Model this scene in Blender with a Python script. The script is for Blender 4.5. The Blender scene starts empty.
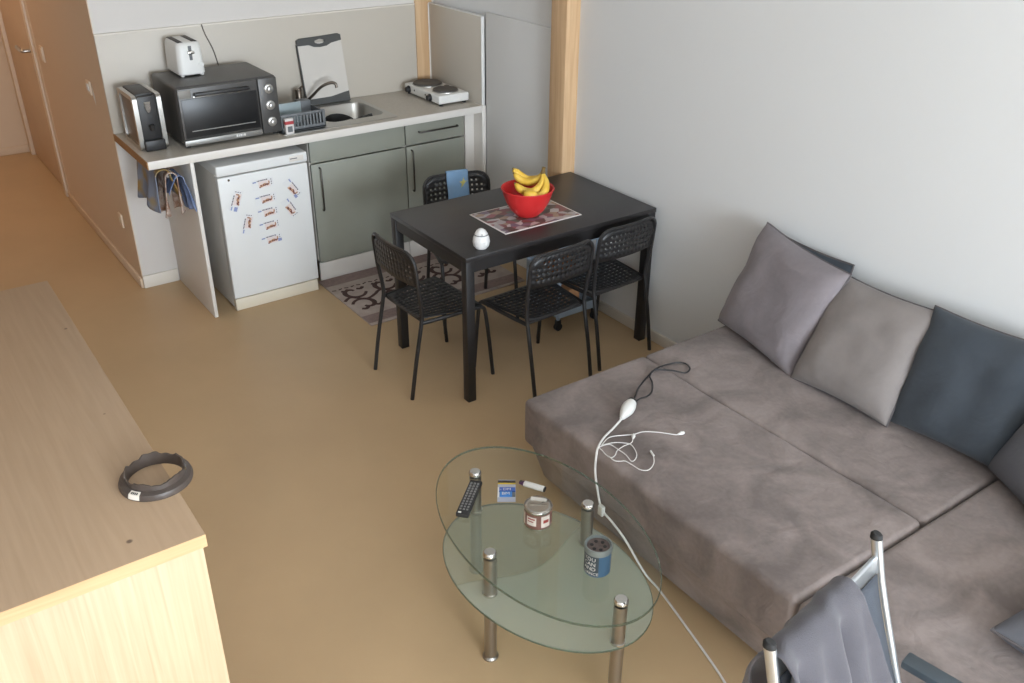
import bpy, bmesh, math, random
from mathutils import Vector, Matrix, noise
random.seed(7)
PI = math.pi
S = bpy.context.scene
COL = S.collection

# ------------------------------------------------------------------ camera
cam_d = bpy.data.cameras.new('camera'); cam = bpy.data.objects.new('camera', cam_d); COL.objects.link(cam)
YAW, PIT, ROL = -0.6175, -0.4986, 0.007
fw = Vector((math.sin(-YAW)*math.cos(PIT), math.cos(YAW)*math.cos(PIT), math.sin(PIT)))
rt = fw.cross(Vector((0, 0, 1))).normalized(); up = rt.cross(fw)
r2 = math.cos(ROL)*rt + math.sin(ROL)*up; u2 = -math.sin(ROL)*rt + math.cos(ROL)*up
M = Matrix((r2, u2, -fw)).transposed().to_4x4(); M.translation = (-1.0622, -5.1536, 2.2882)
cam.matrix_world = M
cam_d.sensor_width = 36; cam_d.lens = 925.295/1024*36; cam_d.clip_start = 0.05
S.camera = cam

# ------------------------------------------------------------------ world, daylight, exposure
w = bpy.data.worlds.new('world'); S.world = w; w.use_nodes = True
bg = w.node_tree.nodes['Background']; bg.inputs[0].default_value = (0.72, 0.84, 1.0, 1); bg.inputs[1].default_value = 1.0
def area(name, loc, rot, sx, sy, power, col):
    l = bpy.data.lights.new(name, 'AREA'); l.shape = 'RECTANGLE'; l.size = sx; l.size_y = sy; l.energy = power; l.color = col
    o = bpy.data.objects.new(name, l); COL.objects.link(o); o.location = loc; o.rotation_euler = rot; return o
area('window_daylight', (-0.2, -9.18, 1.70), (PI/2, 0, 0), 2.6, 1.8, 500, (0.84, 0.925, 1.03))
area('hall_ceiling_lamp', (-0.95, 2.1, 3.3), (0, 0, 0), .35, .35, 15, (1.0, 0.62, 0.34))
S.view_settings.view_transform = 'Standard'; S.view_settings.look = 'None'
S.view_settings.gamma = 1; S.view_settings.use_curve_mapping = False
S.view_settings.exposure = -0.05

# ------------------------------------------------------------------ materials
def nodes(name):
    m = bpy.data.materials.new(name); m.use_nodes = True
    t = m.node_tree; return m, t, t.nodes, t.links, t.nodes['Principled BSDF']
def srgb(r, g, b):
    f = lambda c: c/12.92 if c <= 0.04045 else ((c+0.055)/1.055)**2.4
    return (f(r/255), f(g/255), f(b/255), 1)
def mat(name, col, rough=.5, metal=0, var=0, vscale=6, bump=0, bscale=80, stretch=(1, 1, 1), spec=None, detail=4, sheen=0, coat=0):
    m, t, N, L, b = nodes(name)
    c = srgb(*col) if max(col) > 1.01 else (*col, 1)
    b.inputs['Base Color'].default_value = c; b.inputs['Roughness'].default_value = rough; b.inputs['Metallic'].default_value = metal
    if spec is not None: b.inputs['Specular IOR Level'].default_value = spec
    if sheen: b.inputs['Sheen Weight'].default_value = sheen; b.inputs['Sheen Roughness'].default_value = .5
    if coat: b.inputs['Coat Weight'].default_value = coat
    if var or bump:
        tc = N.new('ShaderNodeTexCoord'); mp = N.new('ShaderNodeMapping'); mp.inputs['Scale'].default_value = stretch
        L.new(tc.outputs['Object'], mp.inputs[0])
    if var:
        n = N.new('ShaderNodeTexNoise'); n.inputs['Scale'].default_value = vscale; n.inputs['Detail'].default_value = detail
        L.new(mp.outputs[0], n.inputs['Vector'])
        r = N.new('ShaderNodeValToRGB'); e = r.color_ramp.elements
        e[0].position = .3; e[1].position = .7
        e[0].color = tuple(max(0, x*(1-var)) for x in c[:3]) + (1,); e[1].color = tuple(min(1, x*(1+var)) for x in c[:3]) + (1,)
        L.new(n.outputs[0], r.inputs[0]); L.new(r.outputs[0], b.inputs['Base Color'])
    if bump:
        n2 = N.new('ShaderNodeTexNoise'); n2.inputs['Scale'].default_value = bscale; n2.inputs['Detail'].default_value = 3
        L.new(mp.outputs[0], n2.inputs['Vector'])
        bp = N.new('ShaderNodeBump'); bp.inputs['Strength'].default_value = bump; bp.inputs['Distance'].default_value = .01
        L.new(n2.outputs[0], bp.inputs['Height']); L.new(bp.outputs[0], b.inputs['Normal'])
    return m
def ramp_noise(name, stops, scale, rough=.8, detail=3, coord='Object', distort=0, voronoi=False, stretch=(1, 1, 1)):
    m, t, N, L, b = nodes(name); b.inputs['Roughness'].default_value = rough
    tc = N.new('ShaderNodeTexCoord'); mp = N.new('ShaderNodeMapping'); mp.inputs['Scale'].default_value = stretch
    L.new(tc.outputs[coord], mp.inputs[0])
    n = N.new('ShaderNodeTexVoronoi' if voronoi else 'ShaderNodeTexNoise'); n.inputs['Scale'].default_value = scale
    if not voronoi: n.inputs['Detail'].default_value = detail; n.inputs['Distortion'].default_value = distort
    L.new(mp.outputs[0], n.inputs['Vector'])
    r = N.new('ShaderNodeValToRGB'); r.color_ramp.interpolation = 'CONSTANT' if voronoi else 'LINEAR'
    while len(r.color_ramp.elements) < len(stops): r.color_ramp.elements.new(.5)
    for e, (p, c) in zip(r.color_ramp.elements, stops): e.position = p; e.color = srgb(*c)
    if voronoi:
        s = N.new('ShaderNodeSeparateColor'); L.new(n.outputs['Color'], s.inputs[0]); L.new(s.outputs[0], r.inputs[0])
    else: L.new(n.outputs[0], r.inputs[0])
    L.new(r.outputs[0], b.inputs['Base Color']); return m
def wood(name, c0, c1, grain=(30, 30, 1.5), scale=3, rough=.5, bump=.05, spots=()):
    m, t, N, L, b = nodes(name); b.inputs['Roughness'].default_value = rough
    tc = N.new('ShaderNodeTexCoord'); mp = N.new('ShaderNodeMapping'); mp.inputs['Scale'].default_value = grain
    L.new(tc.outputs['Object'], mp.inputs[0])
    n = N.new('ShaderNodeTexNoise'); n.inputs['Scale'].default_value = scale; n.inputs['Detail'].default_value = 6; n.inputs['Distortion'].default_value = .6
    L.new(mp.outputs[0], n.inputs['Vector'])
    r = N.new('ShaderNodeValToRGB'); e = r.color_ramp.elements; e[0].position = .32; e[1].position = .68
    e[0].color = srgb(*c0); e[1].color = srgb(*c1); L.new(n.outputs[0], r.inputs[0])
    out = r.outputs[0]
    for (x, y, z, rad, dark) in spots:                       # knots in the veneer
        d = N.new('ShaderNodeVectorMath'); d.operation = 'DISTANCE'; d.inputs[1].default_value = (x, y, z); L.new(tc.outputs['Object'], d.inputs[0])
        mr = N.new('ShaderNodeMapRange'); mr.inputs[1].default_value = rad*.5; mr.inputs[2].default_value = rad; mr.inputs[3].default_value = .8; mr.inputs[4].default_value = 0
        L.new(d.outputs['Value'], mr.inputs[0])
        mx = N.new('ShaderNodeMix'); mx.data_type = 'RGBA'; L.new(mr.outputs[0], mx.inputs[0]); L.new(out, mx.inputs[6]); mx.inputs[7].default_value = srgb(*dark)
        out = mx.outputs[2]
    L.new(out, b.inputs['Base Color'])
    bp = N.new('ShaderNodeBump'); bp.inputs['Strength'].default_value = bump; bp.inputs['Distance'].default_value = .01
    L.new(n.outputs[0], bp.inputs['Height']); L.new(bp.outputs[0], b.inputs['Normal'])
    return m
def suede(name, col, var=.30, bump=.3):
    m, t, N, L, b = nodes(name); c = srgb(*col); b.inputs['Roughness'].default_value = .95; b.inputs['Specular IOR Level'].default_value = .15
    b.inputs['Sheen Weight'].default_value = .12; b.inputs['Sheen Roughness'].default_value = .5
    tc = N.new('ShaderNodeTexCoord')
    n = N.new('ShaderNodeTexNoise'); n.inputs['Scale'].default_value = 4.5; n.inputs['Detail'].default_value = 5; n.inputs['Distortion'].default_value = .7; L.new(tc.outputs['Object'], n.inputs['Vector'])
    f = N.new('ShaderNodeTexNoise'); f.inputs['Scale'].default_value = 60; f.inputs['Detail'].default_value = 3; L.new(tc.outputs['Object'], f.inputs['Vector'])
    ad = N.new('ShaderNodeMath'); ad.operation = 'MULTIPLY_ADD'; ad.inputs[1].default_value = .18; L.new(f.outputs[0], ad.inputs[0]); L.new(n.outputs[0], ad.inputs[2])
    r = N.new('ShaderNodeValToRGB'); e = r.color_ramp.elements; e[0].position = .42; e[1].position = .78
    e[0].color = tuple(x*(1-var) for x in c[:3]) + (1,); e[1].color = tuple(min(1, x*(1+var)) for x in c[:3]) + (1,)
    L.new(ad.outputs[0], r.inputs[0]); L.new(r.outputs[0], b.inputs['Base Color'])
    g = N.new('ShaderNodeTexNoise'); g.inputs['Scale'].default_value = 9; g.inputs['Detail'].default_value = 4; g.inputs['Distortion'].default_value = .8; L.new(tc.outputs['Object'], g.inputs['Vector'])
    bp = N.new('ShaderNodeBump'); bp.inputs['Strength'].default_value = bump; bp.inputs['Distance'].default_value = .03
    L.new(g.outputs[0], bp.inputs['Height']); L.new(bp.outputs[0], b.inputs['Normal'])
    return m
def clear_glass(name, tint=(.93, .97, .95), frost=0, milk=(.75, .82, .77), wave=False):
    m = bpy.data.materials.new(name); m.use_nodes = True; t = m.node_tree; N, L = t.nodes, t.links
    N.remove(N['Principled BSDF']); out = N['Material Output']
    tr = N.new('ShaderNodeBsdfTransparent'); tr.inputs[0].default_value = (*tint, 1)
    gl = N.new('ShaderNodeBsdfGlossy'); gl.inputs['Roughness'].default_value = .03 if not frost else .12
    fr = N.new('ShaderNodeFresnel'); fr.inputs[0].default_value = 1.5
    base = tr.outputs[0]
    if frost:
        df = N.new('ShaderNodeBsdfDiffuse'); df.inputs[0].default_value = (*milk, 1)
        tl = N.new('ShaderNodeBsdfTranslucent'); tl.inputs[0].default_value = (*milk, 1)
        ml = N.new('ShaderNodeMixShader'); ml.inputs[0].default_value = .45; L.new(df.outputs[0], ml.inputs[1]); L.new(tl.outputs[0], ml.inputs[2])
        mx = N.new('ShaderNodeMixShader'); mx.inputs[0].default_value = frost
        if wave:                                             # the clear swoosh in the sandblasted pattern
            tc = N.new('ShaderNodeTexCoord'); sp = N.new('ShaderNodeSeparateXYZ'); L.new(tc.outputs['Object'], sp.inputs[0])
            sn = N.new('ShaderNodeMath'); sn.operation = 'MULTIPLY_ADD'; sn.inputs[1].default_value = 11.2; sn.inputs[2].default_value = -1.235; L.new(sp.outputs[0], sn.inputs[0])
            si = N.new('ShaderNodeMath'); si.operation = 'SINE'; L.new(sn.outputs[0], si.inputs[0])
            ma = N.new('ShaderNodeMath'); ma.operation = 'MULTIPLY_ADD'; ma.inputs[1].default_value = -.04; L.new(si.outputs[0], ma.inputs[0]); L.new(sp.outputs[1], ma.inputs[2])
            mr = N.new('ShaderNodeMapRange'); mr.inputs[1].default_value = .020; mr.inputs[2].default_value = .030; mr.inputs[3].default_value = frost; mr.inputs[4].default_value = frost*.62
            L.new(ma.outputs[0], mr.inputs[0]); L.new(mr.outputs[0], mx.inputs[0])
        L.new(tr.outputs[0], mx.inputs[1]); L.new(ml.outputs[0], mx.inputs[2]); base = mx.outputs[0]
    ge = N.new('ShaderNodeNewGeometry'); inv = N.new('ShaderNodeMath'); inv.operation = 'SUBTRACT'; inv.inputs[0].default_value = 1; L.new(ge.outputs['Backfacing'], inv.inputs[1])
    mu = N.new('ShaderNodeMath'); mu.operation = 'MULTIPLY'; L.new(fr.outputs[0], mu.inputs[0]); L.new(inv.outputs[0], mu.inputs[1])
    m2 = N.new('ShaderNodeMixShader'); L.new(mu.outputs[0], m2.inputs[0]); L.new(base, m2.inputs[1]); L.new(gl.outputs[0], m2.inputs[2])
    L.new(m2.outputs[0], out.inputs['Surface']); return m

back_m = mat('kitchen_wall_paint', (212, 206, 200), .85, bump=.08, bscale=220)
wall_m = mat('white_wall_paint', (222, 221, 219), .85, bump=.08, bscale=220)
hall_m = mat('cream_hall_paint', (214, 190, 163), .85, bump=.06, bscale=200)
ceil_m = mat('ceiling_paint', (232, 231, 228), .9, bump=.04, bscale=200)
floor_m = mat('linoleum', (191, 162, 125), .42, var=.05, vscale=2.2, bump=.03, bscale=60, spec=.35)
splash_m = mat('greige_splashback_laminate', (196, 187, 174), .45, bump=.02, bscale=60)
white_m = mat('white_laminate', (222, 216, 208), .45, bump=.02, bscale=60)
base_m = mat('skirting_paint', (222, 214, 202), .5, bump=.02, bscale=40)
door_m = mat('door_paint', (209, 180, 148), .55, var=.03, vscale=3)
frame_m = mat('frame_paint', (226, 205, 180), .5, var=.02)
pine_m = wood('pine_post', (196, 158, 118), (212, 178, 138), (22, 22, 1.2), 2.2, .6)
oak_top_m = wood('beech_veneer_top', (204, 172, 138), (216, 187, 154), (40, 2.0, 40), 2.0, .5, .03, spots=((.06, .865, .5, .0, (90, 60, 40)),))
oak_side_m = wood('beech_veneer_side', (188, 160, 128), (206, 178, 146), (26, 26, .8), 2.6, .5, .04)
oak_edge_m = wood('beech_edge_band', (196, 160, 118), (208, 174, 132), (2, 40, 40), 2, .5, .03)
chip_m = ramp_noise('raw_chipboard', [(0, (120, 84, 50)), (.5, (160, 118, 76)), (1, (186, 146, 100))], 260, .9)
counter_m = mat('speckled_grey_laminate', (190, 182, 170), .42, var=.06, vscale=90, detail=2)
cab_m = mat('grey_green_cabinet_front', (148, 149, 137), .5, var=.03, vscale=3, bump=.01)
steel_m = mat('brushed_steel', (190, 188, 183), .32, 1, bump=.04, bscale=30, stretch=(1, 30, 30))
chrome_m = mat('chrome', (215, 213, 208), .16, 1, var=.02)
leg_m = mat('satin_steel_tube', (168, 163, 156), .34, 1, var=.03, bump=.03, bscale=40, stretch=(20, 20, 1))
dark_steel_m = mat('dark_handle_metal', (92, 88, 84), .35, 1, var=.03)
alu_m = mat('silver_aluminium', (208, 212, 215), .33, .9, var=.02, bump=.02, bscale=40)
black_m = mat('black_furniture', (35, 33, 33), .42, var=.12, vscale=12, bump=.02, bscale=90)
black_top_m = mat('black_brown_table_top', (43, 40, 40), .36, var=.10, vscale=3, stretch=(2, 30, 2), bump=.02, bscale=60)
plastic_black_m = mat('black_plastic', (38, 37, 37), .45, var=.08, vscale=40, bump=.02)
oven_m = mat('dark_grey_enamel', (82, 80, 78), .4, .3, var=.05, vscale=20)
oven_glass_m = mat('oven_door_glass', (30, 30, 31), .34, var=.05)
badge_m = mat('grey_badge', (132, 128, 122), .5, .2, var=.03)
white_pl_m = mat('white_plastic', (226, 224, 219), .35, var=.015)
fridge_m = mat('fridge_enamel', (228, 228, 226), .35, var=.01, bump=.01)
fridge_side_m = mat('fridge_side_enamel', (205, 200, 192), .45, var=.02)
cream_m = mat('cream_plinth', (226, 216, 196), .5, var=.02)
grey_pl_m = mat('grey_plastic', (104, 106, 108), .5, var=.05, vscale=20)
clear_grey_m = mat('smoky_plastic', (150, 162, 164), .3, var=.04)
bluegrey_pl_m = mat('blue_grey_trolley_plastic', (158, 172, 186), .4, var=.03)
red_m = mat('red_bowl_plastic', (206, 44, 44), .38, var=.04, vscale=8)
rubber_m = mat('black_rubber', (32, 31, 31), .7, var=.1, vscale=40)
sofa_m = suede('mauve_suede', (134, 122, 117))
cush_m = suede('mauve_cushion_suede', (130, 122, 124), .12, .2)
cush2_m = suede('taupe_cushion_suede', (132, 124, 120), .08, .12)
cushd_m = suede('slate_cushion_suede', (68, 73, 79), .10, .15)
piping_m = mat('dark_cushion_piping', (92, 86, 86), .9, var=.1)
garment_m = mat('grey_jersey', (84, 81, 86), .95, var=.05, vscale=18, bump=.25, bscale=400, sheen=.2)
sling_m = mat('slate_sling_fabric', (70, 74, 82), .85, bump=.3, bscale=500, var=.05)
white_cable_m = mat('white_cable', (228, 224, 220), .5, var=.02)
black_cable_m = mat('black_cable', (36, 35, 36), .5, var=.05)
glass_m = clear_glass('coffee_table_glass', (.95, .975, .96))
frost_m = clear_glass('sandblasted_glass', (.90, .95, .92), .50, (.62, .66, .59), wave=True)
glass_edge_m = clear_glass('green_glass_edge', (.72, .80, .72), .45, (.20, .24, .19))
pane_m = clear_glass('window_pane', (.97, .98, .98))

# ------------------------------------------------------------------ mesh builder
class MB:
    def __init__(s): s.bm = bmesh.new()
    def box(s, x0, x1, y0, y1, z0, z1, bev=0, seg=2):
        r = bmesh.ops.create_cube(s.bm, size=1); v = r['verts']
        for q in v: q.co = Vector((x0+(q.co.x+.5)*(x1-x0), y0+(q.co.y+.5)*(y1-y0), z0+(q.co.z+.5)*(z1-z0)))
        if bev:
            es = list({e for q in v for e in q.link_edges})
            bmesh.ops.bevel(s.bm, geom=es, offset=bev, segments=seg, affect='EDGES', profile=.5)
        return s
    def hexa(s, pts, bev=0, seg=2):                            # 8 points: bottom loop 4, top loop 4
        v = [s.bm.verts.new(p) for p in pts]
        for f in ((3, 2, 1, 0), (4, 5, 6, 7), (0, 1, 5, 4), (1, 2, 6, 5), (2, 3, 7, 6), (3, 0, 4, 7)): s.bm.faces.new([v[i] for i in f])
        if bev:
            es = list({e for q in v for e in q.link_edges}); bmesh.ops.bevel(s.bm, geom=es, offset=bev, segments=seg, affect='EDGES', profile=.5)
        return s
    def ring_loft(s, rings, closed_ends=True, close=False):
        L = [[s.bm.verts.new(p) for p in r] for r in rings]; n = len(L[0])
        pairs = list(zip(L, L[1:])) + ([(L[-1], L[0])] if close else [])
        for a, b in pairs:
            for i in range(n): s.bm.faces.new((a[i], a[(i+1) % n], b[(i+1) % n], b[i]))
        if closed_ends and not close: s.bm.faces.new(L[0][::-1]); s.bm.faces.new(L[-1])
        return s
    def tube(s, pts, r, n=8, closed=False, flat=1.0, ends=True):
        pts = [Vector(p) for p in pts]; m = len(pts); rings = []; prev = None
        for i, p in enumerate(pts):
            if closed: d = pts[(i+1) % m]-pts[i-1]
            else: d = pts[min(i+1, m-1)]-pts[max(i-1, 0)]
            d.normalize()
            if prev is None:
                a = Vector((0, 0, 1)) if abs(d.z) < .9 else Vector((1, 0, 0))
                x = d.cross(a).normalized()
            else:
                x = (prev - d*prev.dot(d)); x.normalize()
            prev = x; y = d.cross(x); rr = r[i] if isinstance(r, (list, tuple)) else r
            rings.append([p + x*(rr*math.cos(2*PI*k/n)) + y*(rr*flat*math.sin(2*PI*k/n)) for k in range(n)])
        return s.ring_loft(rings, ends, closed)
    def cyl(s, p0, p1, r, r1=None, n=20):
        return s.tube([p0, p1], [r, r if r1 is None else r1], n)
    def lathe(s, prof, c=(0, 0, 0), n=32, sx=1, sy=1, hollow=False):
        rings = [[Vector((c[0]+sx*r*math.cos(2*PI*k/n), c[1]+sy*r*math.sin(2*PI*k/n), c[2]+z)) for k in range(n)] for r, z in prof]
        return s.ring_loft(rings, not hollow, hollow)
    def grid(s, fn, nu, nv, closed_u=False):
        V = [[s.bm.verts.new(fn(i/(nu-1), j/(nv-1))) for j in range(nv)] for i in range(nu)]
        for i in range(nu-1):
            for j in range(nv-1): s.bm.faces.new((V[i][j], V[i+1][j], V[i+1][j+1], V[i][j+1]))
        return s
    def prism(s, poly, fn0, fn1):
        return s.ring_loft([[fn0(a, b) for a, b in poly], [fn1(a, b) for a, b in poly]])
    def quad(s, a, b, c, d):
        s.bm.faces.new([s.bm.verts.new(p) for p in (a, b, c, d)]); return s
    def text(s, body, size, fn, thick=0):
        c = bpy.data.curves.new('t', 'FONT'); c.body = body; c.size = size; c.resolution_u = 2
        o = bpy.data.objects.new('t', c); COL.objects.link(o); bpy.context.view_layer.update()
        me = o.evaluated_get(bpy.context.evaluated_depsgraph_get()).to_mesh()
        vs = [s.bm.verts.new(fn(v.co.x, v.co.y)) for v in me.vertices]
        for p in me.polygons:
            try: s.bm.faces.new([vs[i] for i in p.vertices])
            except ValueError: pass
        bpy.data.objects.remove(o); bpy.data.curves.remove(c); return s
    def build(s, name, m, parent=None, smooth=True, angle=40, solid=0, sub=0, local=False):
        bmesh.ops.recalc_face_normals(s.bm, faces=s.bm.faces)
        me = bpy.data.meshes.new(name)
        loc = Vector((0, 0, 0))
        if parent is not None:
            if not local:
                chain = parent; T = Matrix.Identity(4)
                while chain is not None:
                    T = (Matrix.Translation(chain.location) @ chain.rotation_euler.to_matrix().to_4x4()) @ T; chain = chain.parent
                s.bm.transform(T.inverted())
        else:
            xs = [v.co for v in s.bm.verts]
            loc = Vector(((min(p.x for p in xs)+max(p.x for p in xs))/2, (min(p.y for p in xs)+max(p.y for p in xs))/2, min(p.z for p in xs)))
            s.bm.transform(Matrix.Translation(-loc))
        s.bm.to_mesh(me); s.bm.free(); me.materials.append(m)
        if smooth:
            me.shade_smooth(); me.set_sharp_from_angle(angle=math.radians(angle))
        o = bpy.data.objects.new(name, me); COL.objects.link(o); o.location = loc
        if parent is not None: o.parent = parent
        if solid:
            d = o.modifiers.new('thickness', 'SOLIDIFY'); d.thickness = solid; d.offset = 0
        if sub:
            d = o.modifiers.new('smooth', 'SUBSURF'); d.levels = d.render_levels = sub
        return o
def tag(o, label, cat, group=None, kind=None):
    o['label'] = label; o['category'] = cat
    if group: o['group'] = group
    if kind: o['kind'] = kind
    return o
def thing(name, label, cat, loc=(0, 0, 0), rz=0, group=None):
    o = bpy.data.objects.new(name, None); COL.objects.link(o); o.location = loc; o.rotation_euler = (0, 0, rz); o.empty_display_size = .1
    return tag(o, label, cat, group)
def struct(o):
    o['kind'] = 'structure'; return o
def spline(pts, k=8, closed=False):
    P = [Vector(p) for p in pts]; n = len(P); out = []
    rng = range(n) if closed else range(n-1)
    for i in rng:
        if closed: a, b, c, d = P[i-1], P[i], P[(i+1) % n], P[(i+2) % n]
        else: a, b, c, d = P[max(i-1, 0)], P[i], P[i+1], P[min(i+2, n-1)]
        for j in range(k):
            t = j/k; out.append(.5*((2*b)+(c-a)*t+(2*a-5*b+4*c-d)*t*t+(3*b-a-3*c+d)*t**3))
    if not closed: out.append(P[-1])
    return out
def rounded_rect(x0, x1, y0, y1, r, n=5):
    out = []
    for cx, cy, a0 in ((x1-r, y1-r, 0), (x0+r, y1-r, PI/2), (x0+r, y0+r, PI), (x1-r, y0+r, 3*PI/2)):
        for i in range(n+1):
            a = a0+PI/2*i/n; out.append((cx+r*math.cos(a), cy+r*math.sin(a)))
    return out
def frame_slab(mb, outer, inner, z0, z1):
    """slab with a hole; outer and inner are loops with the same number of points"""
    A = [[mb.bm.verts.new((p[0], p[1], z)) for p in L] for L in (outer, inner) for z in (z0, z1)]
    o0, o1, i0, i1 = A; n = len(outer)
    for k in range(n):
        q = (k+1) % n
        mb.bm.faces.new((o1[k], o1[q], i1[q], i1[k])); mb.bm.faces.new((o0[q], o0[k], i0[k], i0[q]))
        mb.bm.faces.new((o0[k], o0[q], o1[q], o1[k])); mb.bm.faces.new((i0[q], i0[k], i1[k], i1[q]))

# ------------------------------------------------------------------ the setting
WR = 1.985; YB = -9.0; XL = -1.75; HC = 3.4; HE = 3.19
struct(MB().box(XL-.1, WR+.1, YB-.1, HE+.1, -.1, 0).build('floor', floor_m))
struct(MB().box(XL-.1, WR+.1, YB-.1, HE+.1, HC, HC+.1).build('ceiling', ceil_m))
struct(MB().box(WR, WR+.1, YB, .1, 0, HC).build('wall_right', wall_m))
struct(MB().box(.004, WR, 0, .1, 0, HC).build('wall_back', back_m))
struct(MB().box(XL-.1, XL, YB, HE, 0, HC).build('wall_left', wall_m))
struct(MB().box(XL, .1, HE, HE+.1, 0, HC).build('wall_hall_end', hall_m))
wx0, wx1, wz0, wz1 = -1.55, 1.15, .75, 2.65
mb = MB(); mb.box(XL, wx0, YB-.1, YB, 0, HC); mb.box(wx1, WR, YB-.1, YB, 0, HC); mb.box(wx0, wx1, YB-.1, YB, 0, wz0); mb.box(wx0, wx1, YB-.1, YB, wz1, HC)
struct(mb.build('wall_rear', wall_m))
win = bpy.data.objects.new('window_1', None); COL.objects.link(win); win.location = ((wx0+wx1)/2, YB-.05, wz0); struct(win)
mb = MB()
for x in (wx0, (wx0+wx1)/2-.03, wx1-.06): mb.box(x, x+.06, YB-.08, YB-.02, wz0, wz1)
mb.box(wx0, wx1, YB-.08, YB-.02, wz0, wz0+.06); mb.box(wx0, wx1, YB-.08, YB-.02, wz1-.06, wz1)
mb.build('window_frame', white_pl_m, win)
MB().box(wx0+.03, wx1-.03, YB-.054, YB-.046, wz0+.03, wz1-.03).build('pane', pane_m, win)
# hallway wall with its door opening
D0, D1, DH = 1.93, 3.07, 2.05
mb = MB(); mb.box(0, .1, .1, D0-.06, 0, HC); mb.box(0, .004, 0, .1, 0, HC); mb.box(0, .1, D1+.06, HE, 0, HC); mb.box(0, .1, D0-.06, D1+.06, DH+.06, HC)
struct(mb.build('wall_hall', hall_m))
door = bpy.data.objects.new('door_1', None); COL.objects.link(door); door.location = (.03, (D0+D1)/2, 0); struct(door)
MB().box(.012, .05, D0+.006, D1-.006, .008, DH, .004).build('door_leaf', door_m, door)
mb = MB(); mb.box(-.014, .08, D0-.075, D0, 0, DH, .005); mb.box(-.014, .08, D1, D1+.075, 0, DH, .005); mb.box(-.014, .08, D0-.075, D1+.075, DH, DH+.075, .005)
mb.build('door_frame', frame_m, door)
mb = MB(); mb.box(-.002, .012, D0-.16, D0-.078, 0, DH+.08, .003); mb.build('architrave', frame_m, door)
mb = MB(); mb.tube(spline([(.012, D0+.07, 1.0), (-.045, D0+.07, 1.0), (-.058, D0+.09, 1.0), (-.058, D0+.26, .998)], 5), .013, 10); mb.cyl((.012, D0+.07, 1.0), (-.002, D0+.07, 1.0), .032, n=20)
h = mb.build('door_handle', steel_m, door)
MB().cyl((.012, D0+.07, .88), (-.002, D0+.07, .88), .030, n=18).build('lock_rosette', steel_m, door)
# skirting boards
struct(MB().box(WR-.014, WR, YB, -1.43, 0, .06, .004).build('baseboard_right', base_m))
struct(MB().box(0, .20, -.014, 0, 0, .075, .004).build('baseboard_back', base_m))
struct(MB().box(-.014, 0, 0, D0-.165, 0, .06, .004).build('baseboard_hall', hall_m))
struct(MB().box(XL, 0, HE-.014, HE, 0, .06, .004).build('baseboard_hall_end', hall_m))
# lower wall lining between the posts
struct(MB().box(WR-.016, WR, -1.30, -.605, 0, 1.425, .003).build('trim_1', wall_m))
# timber posts
tag(MB().box(1.853, 1.972, -.012, .06, 0, HC, .005).build('timber_post', pine_m), 'pine post rising in the back corner between the two splashback boards', 'post', 'bare timber posts')
tag(MB().box(1.90, WR+.02, -1.428, -1.30, 0, HC, .006).build('timber_post', pine_m), 'bare pine post standing against the white wall behind the table corner', 'post', 'bare timber posts')
# wall plates
t = thing('light_switch', 'broken cream switch plate with torn paint on the hallway wall beside the worktop', 'switch', (0, .336, 1.04))
MB().box(-.010, 0, .30, .375, 1.04, 1.115, .003).build('plate', frame_m, t); MB().box(-.015, -.009, .315, .36, 1.06, 1.10, .003).build('rocker', white_pl_m, t)
mb = MB(); mb.quad((-.0008, .30, 1.03), (-.0008, .27, .99), (-.0008, .255, 1.05), (-.0008, .28, 1.10)); mb.build('chipped_paint', white_pl_m, t, smooth=False)
t = thing('power_socket', 'small cream wall socket low on the hallway wall near the corner', 'socket', (0, .223, .31))
MB().box(-.010, 0, .19, .258, .305, .385, .003).build('plate', frame_m, t); MB().cyl((-.0105, .224, .345), (-.0095, .224, .345), .02, n=18).build('outlet_cup', cream_m, t)
t = thing('light_switch', 'flat pale light switch beside the hallway door frame', 'switch', (0, 1.55, 1.0))
MB().box(-.010, 0, 1.53, 1.61, 1.0, 1.10, .003).build('plate', frame_m, t); MB().box(-.014, -.009, 1.54, 1.60, 1.015, 1.085, .002).build('rocker', frame_m, t)

# ------------------------------------------------------------------ kitchen
ct = thing('worktop', 'long grey laminate kitchen worktop with white front edge and raw left end', 'worktop', (1.0, -.3, .862))
mb = MB(); hole = rounded_rect(.745, 1.395, -.525, -.055, .03)
def outer_match(loop, x0, x1, y0, y1):
    out = []; cx, cy = (x0+x1)/2, (y0+y1)/2
    for k, p in enumerate(loop):
        q = k//6; out.append(((x1, y1), (x0, y1), (x0, y0), (x1, y0))[q])
    return out
# slab in pieces round the sink opening
O = [(.005, -.595), (1.94, -.595), (1.94, 0), (.005, 0)]; I = [(.745, -.525), (1.395, -.525), (1.395, -.055), (.745, -.055)]
frame_slab(mb, O, I, .862, .9); mb.build('top', counter_m, ct, smooth=False)
MB().box(.005, 1.94, -.603, -.595, .860, .901, .002).build('front_edge', white_m, ct)
MB().box(0, .005, -.603, 0, .862, .9).build('raw_end', chip_m, ct)
tag(MB().box(.205, .224, -.6, -.002, 0, .86, .001).build('support_panel', white_m), 'white upright panel carrying the left end of the worktop', 'panel')
t = thing('splashback_board', 'wide off-white splashback board along the wall behind oven and sink', 'splashback', (.92, -.01, .9))
MB().box(0, 1.846, -.018, 0, .901, 1.40, .001).build('board', splash_m, t)
MB().box(0, 1.846, -.020, 0, 1.40, 1.408, .001).build('top_edge', base_m, t)
t = thing('splashback_board', 'narrow off-white side board at the right end behind the hotplate', 'splashback', (1.955, -.3, .9))
MB().box(1.945, 1.962, -.592, -.013, .901, 1.40, .001).build('board', splash_m, t)
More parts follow.
